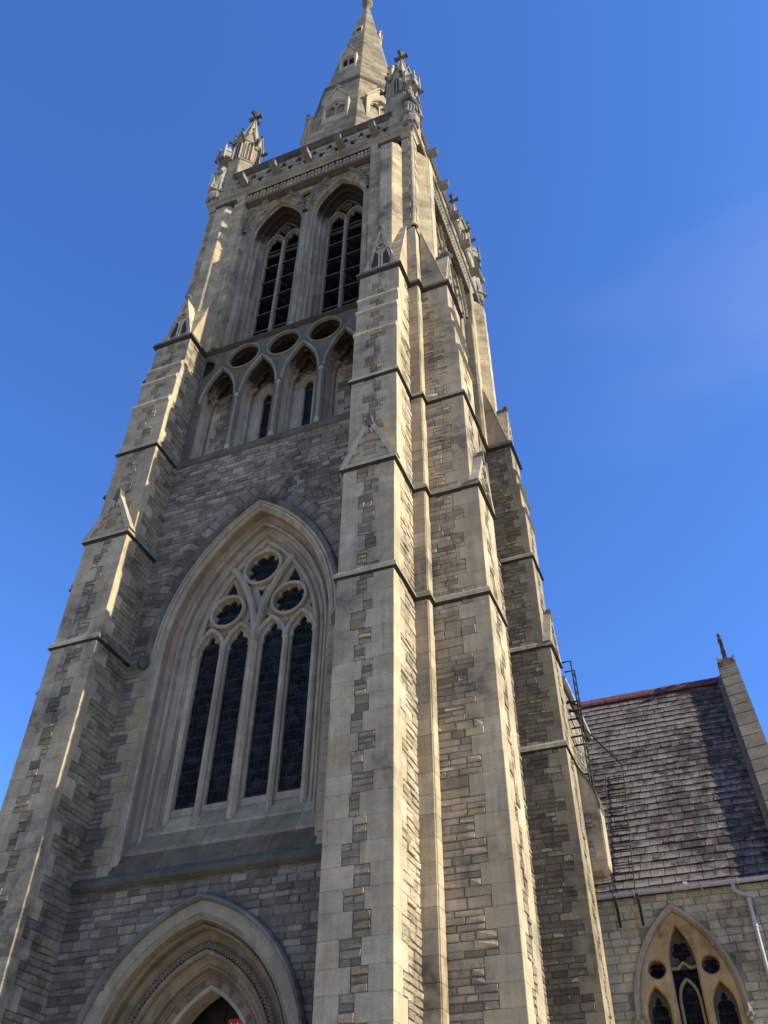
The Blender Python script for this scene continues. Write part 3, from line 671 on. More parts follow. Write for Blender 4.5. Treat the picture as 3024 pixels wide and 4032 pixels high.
def buttress(sx, seed, dk=1.):
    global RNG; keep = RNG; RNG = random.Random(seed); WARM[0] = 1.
    mb = MB()
    st = [(0, Z1-.1, PR[0]), (Z1, Z2-.05, PR[1]), (Z2, Z3-.05, PR[2]), (Z3, DRIP[0], PR[3]), (DRIP[0], DRIP[1], PR[4]), (DRIP[1], DRIP[2], PR[5]), (DRIP[2], Z4-.02, PR[6])]
    ql = (.28,.43)
    for z0, z1, p in st:
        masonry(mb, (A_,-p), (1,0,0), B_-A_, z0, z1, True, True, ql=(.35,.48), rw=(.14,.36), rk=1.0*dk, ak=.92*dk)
        masonry(mb, (B_,-p), (0,1,0), p, z0, z1, True, False, par=1, ql=(.32,.54), rk=1.45*dk, ak=1.03*dk)  # outer side paler than the front: sunlit brightness put into the colour
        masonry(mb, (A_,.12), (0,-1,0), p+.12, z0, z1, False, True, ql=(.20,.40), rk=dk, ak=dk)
    # weathering above the top string, running back to the belfry pilaster
    y0, y1, za, zb = -PR[6]+.03, -.02, Z4, 25.25
    mb.extr([(A_,y0,za),(A_,y1,za),(A_,y1,zb)], [(B_,y0,za),(B_,y1,za),(B_,y1,zb)], ashlar(.9))
    for i in range(9):
        t0, t1 = i/9, (i+1)/9
        for (xa, xb) in ((A_-.01, 3.02),(3.03,3.4),(3.41,B_+.01)):
            q = [(xa, y0+(y1-y0)*t0-.015, za+(zb-za)*t0), (xb, y0+(y1-y0)*t0-.015, za+(zb-za)*t0), (xb, y0+(y1-y0)*t1-.015, za+(zb-za)*t1-.01), (xa, y0+(y1-y0)*t1-.015, za+(zb-za)*t1-.01)]
            stone4(mb, q, (0,-.96,.27), .02, .006, ashlar(ru(.7,1)), .002)
    if sx < 0: mb.mirror()
    b = mb.build('buttress', STONE, T, OFF)
    for i, z in enumerate(DRIP):
        m2 = MB(); p0, p1 = PR[3+i], PR[4+i]
        pr = [(-p1, z-.20), (-p0-.02, z-.18), (-p0-.09, z-.145), (-p0-.065, z-.02), (-p0+.01, z+.06), (-p1, z+.17)]
        for k in range(3):
            xa = A_-.02+(B_-A_+.04)*k/3+.002; xb = A_-.02+(B_-A_+.04)*(k+1)/3-.002; m2.extr([(xa, y, zz) for y, zz in pr], [(xb, y, zz) for y, zz in pr], (lambda q: (.40*q, .36*q, .275*q, .3))(ru(.85,1.1)))
        if sx < 0: m2.mirror()
        m2.build('drip_ledge', CARVED, b, OFF)
    for zb_, za_, yf, yb, tr, dx in ((Z2+.06, 15.72, -1.13, -PR[2], False, .04), (Z4+.08, 24.35, -.70, -.12, True, -.10)):
        m2 = MB(); gablet_top(m2, zb_, za_, A_-dx, B_+dx, yf, yb, tr)
        if sx < 0: m2.mirror()
        m2.build('gablet', CARVED, b, OFF)
    RNG = keep; WARM[0] = 0.; return b
for sx, sd in ((1, 21), (-1, 37)):
    o = buttress(sx, sd)
    for k in ((2, 3) if sx > 0 else (1, 2, 3)): dup(o, T, k*math.pi/2)
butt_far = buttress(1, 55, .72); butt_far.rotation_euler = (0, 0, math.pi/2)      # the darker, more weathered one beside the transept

# --- corner piers between each pair of buttresses, string courses round each corner, belfry corners
mb = MB()
for z0, z1 in ((0,Z1-.1),(Z1,Z2-.05),(Z2,Z3-.05),(Z3,Z4-.02)):
    masonry(mb, (B_,0), (1,0,0), 4-B_, z0, z1, kind='ashlar'); masonry(mb, (4,0), (0,1,0), 4-B_, z0, z1, kind='ashlar')
# weathered cap of the pier
for (P0, P1) in (((3.70,-.02),(3.98,-.02)),((4.02,.02),(4.02,.30))):
    pass
mb.frust([(3.66,-.02),(4.02,-.02),(4.02,.34),(3.66,.34)], Z4, [(3.70,.0),(3.98,.0),(3.98,.30),(3.70,.30)], 25.0, ashlar()); mb.frust([(3.70,.0),(3.98,.0),(3.98,.30),(3.70,.30)], 25.0, [(3.72,.10),(3.90,.10),(3.90,.28),(3.72,.28)], 25.5, ashlar(.95))
o = mb.build('corner_pier', STONE, T, OFF)
for k in (1, 2, 3): dup(o, T, k*math.pi/2)
def corner_path(p, e=0.): return [(A_,0),(A_,-p),(B_,-p),(B_,0),(4,0),(4,4-B_),(4+p,4-B_),(4+p,4-A_),(4,4-A_)]
for z, p, k in ((Z1,PR[1]+.005,1.25),(Z2,PR[1]+.005,1.1),(Z3,PR[2],1.2),(Z4,PR[6],.42)):
    mb = MB(); sc = 1.25 if z == Z4 else .95
    plan_sweep(mb, corner_path(p), [(o*sc, z+zz*sc) for o, zz in STRP], strcol(k), dark_faces=2); o = mb.build('string_course', MOSSY, T, OFF)
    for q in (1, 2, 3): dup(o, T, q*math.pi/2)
def belfry_corner():
    mb = MB()
    for sw in (0, 1):
        m = MB()
        masonry(m, (2.46,0), (1,0,0), .42, 22.2, 31.6, kind='ashlar', ak=.95)                 # flat pier beside the recess
        masonry(m, (2.46,BY), (0,-1,0), BY, 22.2, 31.6, kind='ashlar', ak=.9)
        # chamfered pilaster with capped head
        pl = [(2.80,.02),(2.98,-.31),(3.36,-.31),(3.58,.02)]
        for (x0, y0), (x1, y1) in zip(pl, pl[1:]):
            d = Vector((x1-x0, y1-y0, 0)); ln = d.length; u = d.normalized(); masonry(m, (x0, y0), (u.x, u.y, 0), ln, 22.4, 30.55, kind='ashlar')
        m.frust(pl, 30.55, [(2.86,.02),(3.03,-.20),(3.31,-.20),(3.54,.02)], 30.78, ashlar(.9)); m.frust([(2.86,.02),(3.03,-.20),(3.31,-.20),(3.54,.02)], 30.78, [(2.98,.02),(3.08,-.05),(3.27,-.05),(3.44,.02)], 31.1, ashlar(.85))
        m.box(2.76, 3.62, -.16, .02, 31.15, 31.24, DARKS)
        # banded strip in the nook, flat band above
        masonry(m, (3.58,.03), (1,0,0), .26, 25.2, 31.2, kind='ashlar', ak=.9)
        for i, (a, b) in enumerate(zip(COURSES, COURSES[1:])):
            if a > 25.2 and b < 31.1 and i % 2: m.cbox(3.575, 3.86, .0, .09, a+.01, b-.01, tuple(v*q_ for v, q_ in zip(rubble()[:3], (1.5, 1.3, 1.0)))+(.8,), .01)
        masonry(m, (3.82,.03), (0,1,0), .2, 25.2, 31.2, kind='ashlar', ak=.9)
        masonry(m, (2.46,-.004), (1,0,0), 1.50, 31.24, 31.62, kind='ashlar', ak=1.0)
        if sw: m.v = [(4-y, 4-x, z) for x, y, z in m.v]                                      # reflected onto the neighbouring face
        mb.add(m)
    mb.tube([(3.91,.09,25.3),(3.91,.09,31.3)], .085, carved(), 10); mb.tube([(3.91,.09,31.25),(3.91,.09,31.45)], .085, carved(), 10, rs=[.09,.15]); mb.tube([(3.91,.09,25.3),(3.91,.09,25.55)], .1, carved(), 10, rs=[.14,.09])
    for dx, dy in ((.0,.0),): mb.frust([(3.6,.02),(3.98,.02),(3.98,.4),(3.6,.4)], 31.24, [(3.6,0),(4.0,0),(4.0,.4),(3.6,.4)], 31.62, carved())
    return mb
o = belfry_corner().build('belfry_corner', STONE, T, OFF)
for k in (1, 2, 3): dup(o, T, k*math.pi/2)
def side_strip(sx):                                          # stepped strip against the recess, with gabled set-offs
    mb = MB()
    for x0, x1, yf, ztop in ((2.26,2.47,.02,28.6),(2.30,2.44,-.02,26.2)):
        m = MB(); masonry(m, (x0,yf), (1,0,0), x1-x0, 22.3, ztop, kind='ashlar', ak=.8); masonry(m, (x0,BY), (0,-1,0), BY-yf, 22.3, ztop, kind='ashlar', ak=.8)
        m.prism_x([(yf,ztop),(BY,ztop),(BY,ztop+.45)], x0, x1, ashlar(.8)); mb.add(m)
    if sx < 0: mb.mirror()
    return mb
for sx in (-1, 1):
    o = side_strip(sx).build('pilaster_strip', STONE, T, OFF)
    for k in (1, 2, 3): dup(o, T, k*math.pi/2)

# --- cornice, parapet, water spouts
sq = lambda a: [(-a,4-a),(a,4-a),(a,4+a),(-a,4+a)]
mb = MB(); plan_sweep(mb, sq(4.0), [(.0,31.58),(.03,31.62),(.05,31.68),(.12,31.72),(.13,31.80),(.11,31.83),(.0,31.98),(-.08,32.0)], strcol(1.25), True)
mb.build('cornice', MOSSY, T, OFF)
def parapet():
    mb = MB(); holes = []; X0 = 3.12; n = 20; w = 2*X0/n
    for i in range(n):
        x = -X0+w*(i+.5)
        if i % 2: holes.append([(x+.13*math.sin(a)*(1.0 if k % 4 else .55), 32.58+.20*math.cos(a)*(1. if k % 4 else .6)) for k, a in enumerate([math.pi*2*j/12 for j in range(12)])])
        else: holes.append([(x+.13*math.sin(a)*(1.0 if k % 4 else .55), 32.94-.20*math.cos(a)*(1. if k % 4 else .6)) for k, a in enumerate([math.pi*2*j/12 for j in range(12)])])
    for i, h in enumerate(holes):
        xa, xb = -X0+w*i, -X0+w*(i+1); plate(mb, [(xa,31.95),(xb,31.95),(xb,33.3),(xa,33.3)], [h], .02, .20, lambda: carved(ru(.75,.95)), .012, hcol=(.16,.13,.10,.1))
    pts = [(-X0+w*.5+w*k/6, 32.76-.25*math.cos(math.pi*k/6)) for k in range(6*(n-1)+1)]
    rib(mb, pts, .06, -.02, .05, carved(.9))
    mb.box(-X0,X0,.012,.05,31.98,32.3,carved(.85)); mb.face([(-X0,.225,32),(X0,.225,32),(X0,.225,33.3),(-X0,.225,33.3)], (.05,.042,.034,0))
    return mb
pp = parapet().build('parapet', CARVED, T, OFF)
mb = MB(); plan_sweep(mb, [(-3.25,.02),(3.25,.02)], [(-.30,33.22),(.0,33.22),(.06,33.26),(.10,33.34),(.10,33.42),(.04,33.46),(.05,33.52),(.10,33.56),(.10,33.66),(-.02,33.78),(-.30,33.78)], strcol(.42)); mb.build('coping', MOSSY, pp, OFF)
for x in (-2.60,-1.30,0,1.30,2.60):
    mb = MB(); mb.extr([(x-.13,.02,32.30),(x+.13,.02,32.30),(x+.13,.02,32.62),(x-.13,.02,32.62)], [(x-.12,-.42,32.34),(x+.12,-.42,32.34),(x+.12,-.42,32.58),(x-.12,-.42,32.58)], (.20,.185,.15,.3)); mb.extr([(x-.12,-.40,32.34),(x-.12,-.40,32.58),(x-.12,-.46,32.58),(x-.12,-.46,32.42)], [(x+.12,-.40,32.34),(x+.12,-.40,32.58),(x+.12,-.46,32.58),(x+.12,-.46,32.42)], DARKS); mb.build('water_spout', CARVED, pp, OFF)
for k in (1, 2, 3): dup(pp, T, k*math.pi/2)
mb = MB(); mb.face([(-4,0,32.2),(4,0,32.2),(4,8,32.2),(-4,8,32.2)], (.1,.1,.1,0)); mb.build('roof', LEAD, T, OFF)

# --- corner pinnacles
PX, PY = 3.42, .58
def octo(r, cx=PX, cy=PY, ph=math.pi/8, n=8): q = r/math.cos(math.pi/n); return [(cx+q*math.cos(ph+2*math.pi*k/n), cy+q*math.sin(ph+2*math.pi*k/n)) for k in range(n)]
def pinnacle():
    mb = MB()
    def oct_wall(r, z0, z1, ak):
        p = octo(r)
        for k in range(8):
            a, b = p[k], p[(k+1)%8]; d = Vector((b[0]-a[0], b[1]-a[1], 0)); ln = d.length; d.normalize(); masonry(mb, a, d, ln, z0, z1, kind='ashlar', ak=ak)
    oct_wall(.60, 31.9, 34.95, .8)
    plan_sweep(mb, octo(.60), [(.0,34.9),(.05,34.95),(.05,35.03),(.0,35.12)], strcol(1.0), True)
    oct_wall(.54, 35.05, 37.0, .85)
    p = octo(.54)
    for k in range(8):                                       # blind lights and a gablet on each face
        a, b = Vector(p[k]), Vector(p[(k+1)%8]); m = (a+b)/2; u = (b-a).normalized(); nn = Vector((u.y,-u.x)); f = MB()
        rib(f, [(-.13,35.2)]+arch(.13,.13,36.45,None,5)+[(.13,35.2)], .06, -.07, .02, carved()); f.face([(x,-.03,z) for x,z in [(-.10,35.2)]+arch(.10,.13,36.45,None,5)+[(.10,35.2)]], (.09,.08,.06,0)); rib(f, [(0,35.2),(0,36.5)], .035, -.06, .0, carved())
        f.prism_y([(-.24,36.75),(.24,36.75),(0,37.72)], -.05, .3, carved(.8))
        for s in (-1, 1): f.extr([(s*.27,-.10,36.72),(s*.20,-.10,36.70),(0,-.10,37.62),(0,-.10,37.80)], [(s*.27,.25,36.72),(s*.20,.25,36.70),(0,.25,37.62),(0,.25,37.80)], carved(.6))
        f.ball((0,-.05,37.86), .075, DARKS, 6, 5, jit=.15)
        f.tube([(.235,-.06,36.62),(.25,-.20,36.68)], .07, DARKS, 6, rs=[.08,.06]); f.ball((.25,-.23,36.71), .08, DARKS, 6, 5, jit=.2)
        f.v = [(m.x+u.x*x-nn.x*y, m.y+u.y*x-nn.y*y, z) for x, y, z in f.v]; mb.add(f)
    mb.frust(octo(.47), 37.0, octo(.04), 39.95, carved(.95), False)
    q0, q1 = octo(.47), octo(.04)
    for k in range(8): mb.tube([(q0[k][0], q0[k][1], 37.0), (q1[k][0], q1[k][1], 39.95)], .045, carved(.85), 5, rs=[.05,.025])
    o = mb.build('pinnacle', CARVED, T, OFF)
    mb = MB(); mb.lathe(PX, PY, [(.05,39.7),(.09,39.86),(.09,39.95),(.05,40.0)], DARKS, 8)
    z = 40.28
    mb.tube([(PX,PY,39.9),(PX,PY,40.75)], .07, DARKS, 6, rs=[.06,.075])
    for dx, dy in ((1,0),(-1,0),(0,1),(0,-1)): mb.tube([(PX,PY,z),(PX+dx*.14,PY+dy*.14,z),(PX+dx*.30,PY+dy*.30,z)], .07, DARKS, 6, rs=[.075,.07,.11])
    mb.tube([(PX,PY,40.55),(PX,PY,40.80)], .07, DARKS, 6, rs=[.07,.11]); mb.build('cross', MOSSY, o, OFF)
    # canopy over the statue and the corbel under it, on the outward diagonal
    mb = MB(); cx, cy = 3.93, .07
    mb.lathe(cx, cy, [(.03,31.75),(.14,31.95),(.16,32.1),(.27,32.3),(.33,32.42),(.33,32.52),(.26,32.55)], (.33,.31,.26,.3), 9)
    for k in range(11): a = k*.57; mb.ball((cx+.22*math.cos(a), cy+.22*math.sin(a), 32.12+.06*(k%3)), .075, (.22,.20,.16,.4), 6, 4, jit=.25)
    mb.build('corbel', STATUE, o, OFF); mb = MB()
    cc = (.33,.305,.25,.1)
    cb_ = MB(); mb, mb_keep = cb_, mb
    hexa = lambda r: [(cx+r*math.cos(-math.pi/4+math.pi*k/3), cy+r*math.sin(-math.pi/4+math.pi*k/3)) for k in range(6)]
    mb.frust(hexa(.34), 35.22, hexa(.36), 35.55, cc); mb.frust(hexa(.39), 35.56, hexa(.33), 35.66, cc)
    for k in range(6):
        x, y = hexa(.34)[k]; mb.frust([(x-.05,y-.05),(x+.05,y-.05),(x+.05,y+.05),(x-.05,y+.05)], 35.0, [(x-.04,y-.04),(x+.04,y-.04),(x+.04,y+.04),(x-.04,y+.04)], 36.05, cc); mb.ball((x,y,34.95), .085, (.10,.095,.09,.3), 7, 5)
        x2, y2 = hexa(.34)[(k+1)%6]; mx, my = (x+x2)/2, (y+y2)/2; mb.extr([(x,y,35.6),(x2,y2,35.6),(mx,my,36.0)], [(x*.9+cx*.1,y*.9+cy*.1,35.6),(x2*.9+cx*.1,y2*.9+cy*.1,35.6),(mx*.9+cx*.1,my*.9+cy*.1,36.0)], cc)
    mb.lathe(cx, cy, [(.22,35.6),(.12,36.1),(.03,36.5)], cc, 6); mb.shift(0,0,.22); mb.build('canopy', STATUE, o, OFF)
    return o
pin = pinnacle()
for k in (1, 2, 3): dup(pin, T, k*math.pi/2)

# --- spire
SPR = [(32.3,3.10),(37.6,2.66),(44.1,2.07)]; SPU = [(44.1,2.07),(60.3,.17)]
def spire_r(z):
    pts = SPR if z < 44.1 else SPU
    for (z0, r0_), (z1, r1_) in zip(pts, pts[1:]):
        if z <= z1: return r0_+(r1_-r0_)*(z-z0)/(z1-z0)
    return pts[-1][1]
def spire():
    mb = MB(); z = 32.3; row = 0
    while z < 60.25:
        h = ru(.32,.44); z1 = min(z+h, 60.3)
        if z < 44.1 < z1: z1 = 44.1
        p0 = octo(spire_r(z), 0, 4); p1 = octo(spire_r(z1-1e-4), 0, 4)
        for k in range(8):
            a0, b0, a1, b1 = (Vector((*q, zz)) for q, zz in ((p0[k],z),(p0[(k+1)%8],z),(p1[k],z1),(p1[(k+1)%8],z1)))
            n = max(1, round((b0-a0).length/ru(.55,.75))); ts = [0.]+[min(.99, max(.01, (i+ru(-.2,.2))/n)) for i in range(1, n)]+[1.]
            nn = (b0-a0).cross(a1-a0).normalized(); mb.face([a0, b0, b1, a1], MORT)
            for t0, t1 in zip(ts, ts[1:]):
                c = ashlar(ru(.42,.70)); g = .0025
                stone4(mb, [a0.lerp(b0,t0)+(b0-a0).normalized()*g, a0.lerp(b0,t1)-(b0-a0).normalized()*g, a1.lerp(b1,t1), a1.lerp(b1,t0)], nn, .014, .004, c, .001)
        z = z1; row += 1
    plan_sweep(mb, octo(2.075, 0, 4), [(.0,43.85),(.06,43.92),(.10,44.02),(.10,44.14),(.0,44.3)], strcol(.55), True)
    return mb
sp = spire().build('spire', STONE, T, OFF)
mb = MB(); mb.lathe(0, 4, [(.17,60.2),(.20,60.35),(.15,60.5),(.16,60.9),(.30,61.2),(.34,61.5),(.30,61.8),(.20,61.95),(.12,62.1),(.1,62.4)], (.22,.19,.14,.3), 10)
for k in range(6): a = k*1.047; mb.ball((.27*math.cos(a), 4+.27*math.sin(a), 61.75), .12, (.16,.14,.11,.4), 6, 5, jit=.2)
mb.lathe(0, 4, [(.03,62.3),(.03,63.6)], (.05,.05,.05,0), 6); mb.box(-.5,.5,3.97,4.03,62.9,62.98,(.05,.05,.05,0)); mb.build('finial', STONE, sp, OFF)
def lucarne(zb, ze, za, hw, n=2):
    # gabled opening standing out from the spire face; plane at the spire's face level at its foot
    mb = MB(); yf = 4-spire_r(zb)-.02; yb = 4-spire_r(za)+.15; c = ashlar(.9)
    ow = hw*.72; zo = zb+(ze-zb)*.27; zsp = ze-.05*(ze-zb); hole = arch(ow, ow*.55, zsp-.25*(ze-zb), zo, 7)
    outer = [(-hw,zb),(hw,zb),(hw,ze),(0,za),(-hw,ze)]
    plate(mb, outer, [hole], yf, yf+.25*hw, lambda: ashlar(.92), .05*hw+.02)
    for s in (-1, 1):
        mb.face([(s*hw,yf,zb),(s*hw,yb,zb),(s*hw,yb,ze),(s*hw,yf,ze)], ashlar(1.0)); mb.face([(s*hw,yf,ze),(s*hw,yb,ze),(0,yb,za),(0,yf,za)], ashlar(.85))
        k = .10*hw+.03; p = [(s*(hw+k),ze-k*.8),(s*(hw-.02),ze-k*1.5),(0,za-k*.5),(0,za+k*1.6)]; mb.extr([(x,yf-.06,z) for x,z in p], [(x,yf+.5*hw,z) for x,z in p], ashlar(.9))
    top = zsp-.25*(ze-zb); yt = yf+.09*hw
    if n == 2:
        holes = [cusped(ow*.40, ow*.3, top-.02, zo, s*ow*.48, 3, .16, 16) for s in (-1, 1)]+[foiled(0, top+ow*.95, ow*.27, 4, .3, 5, .785)]
        plate(mb, offset(hole, .02), holes, yt+.06, yt+.14, carved()); rib(mb, [(0,zo),(0,top+.1)], ow*.17, yt, yt+.1, carved())
        for s in (-1, 1): rib(mb, arch(ow*.47, ow*.3, top-.02, None, 5, s*ow*.49), ow*.13, yt+.01*s, yt+.1, carved())
    else:
        rib(mb, [(-ow,top),(0,top+ow*.1),(ow,top)], ow*.3, yt, yt+.1, carved())
    mb.face([(x,yf+.24*hw,z) for x,z in offset(hole,.03)], (.012,.011,.01,0))
    for dx, dz_ in ((-.10,.12),(.10,.12),(0,.26),(0,.06)): mb.ball((dx*hw*1.3, yf-.02, za+dz_*(.5+hw*.7)), .10*(.45+hw*.6), (.17,.15,.115,.4), 6, 5, jit=.2)
    return mb
for z0, z1, z2, hw, nn in ((39.0,41.15,42.35,.62,2),(46.4,48.45,49.5,.45,2),(53.9,55.0,55.75,.20,1)):
    o = lucarne(z0, z1, z2, hw, nn).build('lucarne', CARVED, sp, OFF)
    for k in range(1, 8):
        if z0 > 40 and k % 2: continue
        c = o.copy(); COL.objects.link(c); c.parent = sp; c.rotation_euler = (0, 0, k*math.pi/4)

# ================================================================== STATUES in front of the pinnacles (things of their own)
def statue(name, label, ang, hold, seed):
    global RNG; keep = RNG; RNG = random.Random(seed)
    mb = MB(); sc = (.31,.285,.235,.5); n = 22
    prof = [(.0,.30,.24),(.12,.31,.25),(.5,.27,.22),(.95,.245,.20),(1.25,.25,.20),(1.5,.27,.20),(1.68,.27,.18),(1.78,.20,.15),(1.84,.10,.10),(1.92,.085,.09)]
    rings = []
    for z, a, b in prof:
        w = max(0, 1-z/1.5)
        rings.append([((a*(1+w*.13*math.sin(7*2*math.pi*k/n+2.2*z)+.05*w*math.sin(3*2*math.pi*k/n)))*math.cos(2*math.pi*k/n), (b*(1+w*.15*math.sin(7*2*math.pi*k/n+2.2*z)))*math.sin(2*math.pi*k/n), z) for k in range(n)])
    for i in range(len(rings)-1): mb.extr(rings[i], rings[i+1], sc, False)
    mb.face(rings[0], sc)
    mb.ball((0,-.02,2.07), .135, sc, 12, 9, (.88,1.,1.2)); mb.ball((0,.03,2.12), .155, (.24,.235,.22,.6), 10, 7, (.95,.95,1.1))   # face and veil
    mb.ball((0,-.155,2.05), .022, sc, 6, 4, (1,1,1.8))
    for s in (-1, 1): mb.ball((s*.05,-.125,2.09), .022, (.10,.10,.095,.2), 6, 4)
    mb.box(-.04,.04,-.142,-.12,1.975,1.988,(.12,.115,.11,.2))
    for s in (-1, 1): mb.tube([(s*.25,.0,1.66),(s*.33,-.06,1.30),(s*.16,-.27,1.22 if s < 0 else 1.32)], .08, sc, 8, rs=[.10,.085,.055]); mb.ball((s*.13,-.29,1.24 if s < 0 else 1.34), .06, sc, 7, 5)
    # mantle falling in diagonal folds
    for i in range(6): t = i/5; mb.tube([(-.24+.06*i,-.20-.01*i,1.5-.05*i),(-.05+.05*i,-.255,1.12-.06*i),(.22,-.17,1.05-.14*i)], .035, sc, 5, rs=[.02,.04,.02])
    for i in range(5): x = -.2+.1*i; mb.tube([(x*.8,-.21,.95),(x*1.1,-.25,.45),(x*1.25,-.26,.05)], .04, sc, 5, rs=[.02,.04,.05])
    if hold == 'child': mb.lathe(-.17, -.27, [(.09,1.25),(.11,1.4),(.09,1.58),(.05,1.66)], sc, 8); mb.ball((-.17,-.29,1.76), .10, sc, 9, 7)
    elif hold == 'scroll': mb.tube([(-.16,-.3,1.75),(-.14,-.3,.75)], .06, (.6,.58,.53,.2), 7, rs=[.03,.09])
    else: mb.tube([(.17,-.32,.05),(.15,-.32,2.2)], .022, sc, 6); mb.box(-.2,-.05,-.36,-.31,1.15,1.4,sc)
    mb.frust([(-.34,-.30),(.34,-.30),(.34,.26),(-.34,.26)], -.02, [(-.33,-.29),(.33,-.29),(.33,.25),(-.33,.25)], .03, sc)
    k = 1.06; mb.v = [(x*k, y*k, z*k) for x, y, z in mb.v]
    o = mb.build(name, STATUE); tag(o, label, 'statue', 'stone statues at the tower corners'); RNG = keep
    dx, dy = math.cos(ang), math.sin(ang); px, py = 3.97*1, -3.97*1
    o.rotation_euler = (0, 0, ang+math.pi/2)
    r = math.hypot(3.93, 3.93); o.location = (r*dx, 4+r*dy, 32.58)
    return o
statue('statue', 'robed stone figure carrying a child, on a corbel at the near right tower corner', -math.pi/4, 'child', 3)
statue('statue', 'hooded stone figure with a pale sunlit robe, below the left pinnacle', -3*math.pi/4, 'scroll', 4)
statue('statue', 'weathered stone figure seen in profile on the far right edge of the tower', math.pi/4, 'staff', 5)

# ================================================================== RED SIGN inside the west doorway
mb = MB(); mb.cbox(.155,.395,.98,1.0,4.3,4.975,(0,0,0),.006); sg = mb.build('door_sign', RED); tag(sg, 'red sign with white crown shaped marks hung in the dark west doorway', 'sign')
mb = MB()
for x in (.222,.328): mb.prism_y([(x-.045,4.80),(x+.045,4.80),(x+.05,4.905),(x+.022,4.86),(x,4.93),(x-.022,4.86),(x-.05,4.905)], .972, .979, (0,0,0))
mb.build('emblem', WHITE, sg)

# ================================================================== TRANSEPT behind the tower on the right
YT, ZE, TH = 8.2, 8.57, math.radians(58); XL, XR, YR = 4.7, 9.17, 12.9
TR = thing('church_transept', 'stone transept with a steep slate roof and a pointed plate tracery window', 'church transept', (0, 0, 0))
ct, stn = math.cos(TH), math.sin(TH)
def tw(): 
    mb = MB(); wx = 6.61; ho = arch(.99, 1.35, 6.15, 4.6, 12, wx)
    plate(mb, [(4.9,0),(9.6,0),(9.6,ZE),(4.9,ZE)], [ho], YT, YT+.3, (.27,.235,.175,.6))
    masonry(mb, (4.9,YT), (1,0,0), 4.7, 0, ZE, skip=lambda u, z: in_arch(u+4.9, z, 1.15, 1.35, 6.15, 4.6, wx), back=False, rw=(.22,.52), rk=1.) 
    return mb
_rub = rubble
def rubble(k=1.):                                            # warmer, squarer transept stone, its albedo raised to carry bounced light
    a = ru(.44,.54) if R_() < .88 else ru(.34,.44); w = ru(0,1); return (a*1.03, a*(.88-.02*w), a*(.60-.06*w), .6)
_S = SUBS; SUBS = [[a, (a+b)/2+ru(-.01,.01), b] for a, b in zip(COURSES, COURSES[1:])]
tw().build('wall', STONE, TR)
# gable wall facing the sun
mb = MB(); masonry(mb, (9.62,YT), (0,1,0), 9.4, 0, ZE); mb.face([(9.62,YT,ZE),(9.62,2*YR-YT,ZE),(9.62,2*YR-YT,ZE+.3),(9.62,YR,16.48),(9.62,YT,ZE+.3)], ashlar(.9)); mb.build('wall', STONE, TR)
rubble = _rub; SUBS = _S
# plate-tracery window
WX = 6.61
mb = MB(); PLC = lambda: (.46, .315, .155, .05)
hs = [arch(.265, .93, 7.05, 4.7, 12, WX+.0), arch(.235, .42, 6.17, 4.7, 10, WX-.655), arch(.235, .42, 6.17, 4.7, 10, WX+.655), circle(WX-.55, 6.98, .185, 22), circle(WX+.55, 6.98, .185, 22)]
# centre light tapers slightly towards its sill
plate(mb, arch(1.0, 1.35, 6.15, 4.6, 12, WX), hs, YT+.03, YT+.34, PLC, .035)
tw_ = mb.build('window', stone_material('ochre_stained_stone', .75, (.10,.055,.02,1), .6), TR)
mb = MB(); plt = lambda: (.36,.27,.14,.05)
plate(mb, [(WX-.27,6.86),(WX+.27,6.86),(WX+.27,7.12),(WX,7.30),(WX-.27,7.12)], [[(WX-.2,6.9),(WX-.13,6.9),(WX-.12,6.99),(WX-.2,7.0)], [(WX+.2,6.9),(WX+.13,6.9),(WX+.12,6.99),(WX+.2,7.0)]], YT+.2, YT+.26, plt) if False else None
rib(mb, arch(.19, .24, 6.42, None, 8, WX), .06, YT+.17, YT+.27, plt()); rib(mb, [(WX-.26,7.0),(WX-.12,6.99),(WX,7.10),(WX+.12,6.99),(WX+.26,7.0)], .055, YT+.165, YT+.27, plt())
for s in (-1, 1): rib(mb, [(WX+s*.215,4.7),(WX+s*.2,6.42)], .06, YT+.175, YT+.27, plt())
plate(mb, arch(.27, .93, 7.05, 6.98, 8, WX), [foiled(WX, 7.32, .20, 5, .30, 6, .31)], YT+.27, YT+.30, (.10,.085,.06,.1))
for d in (-.655, .655): plate(mb, arch(.24, .42, 6.17, 4.7, 8, WX+d), [cusped(.18, .36, 6.1, 4.75, WX+d, 3, .17)], YT+.25, YT+.29, (.11,.095,.07,.1))
for d in (-.55, .55): plate(mb, circle(WX+d, 6.98, .2, 20), [foiled(WX+d, 6.98, .16, 5, .32, 6, .3)], YT+.25, YT+.29, (.10,.085,.065,.1))
mb.build('tracery', CARVED, tw_)
mb = MB(); mb.face([(WX-1,YT+.31,4.6),(WX+1,YT+.31,4.6),(WX+1,YT+.31,8.2),(WX-1,YT+.31,8.2)], (0,0,0)); mb.build('glass', GLASS, tw_)
mb = MB(); sweep_arch(mb, [(1.13,YT),(1.13,YT-.05),(1.10,YT-.095),(1.06,YT-.09),(1.035,YT-.03),(1.0,YT+.02),(.99,YT+.04)], 1.35, 6.15, lambda y: 6.13, WX, n=16, jamb=1, colf=lambda: tuple(v*.85 for v in carved()[:3])+(.1,))
for s in (-1, 1):                                            # carved leaf stops
    x = WX+s*1.09
    for dx, dz_, r in ((0,0,.075),(-.05,-.07,.06),(.05,-.08,.06),(0,-.15,.055),(.0,.07,.055)): mb.ball((x+dx, YT-.09, 6.07+dz_), r, carved(.8), 8, 6, (1,1,1), .12)
mb.build('hood_mould', CARVED, tw_)

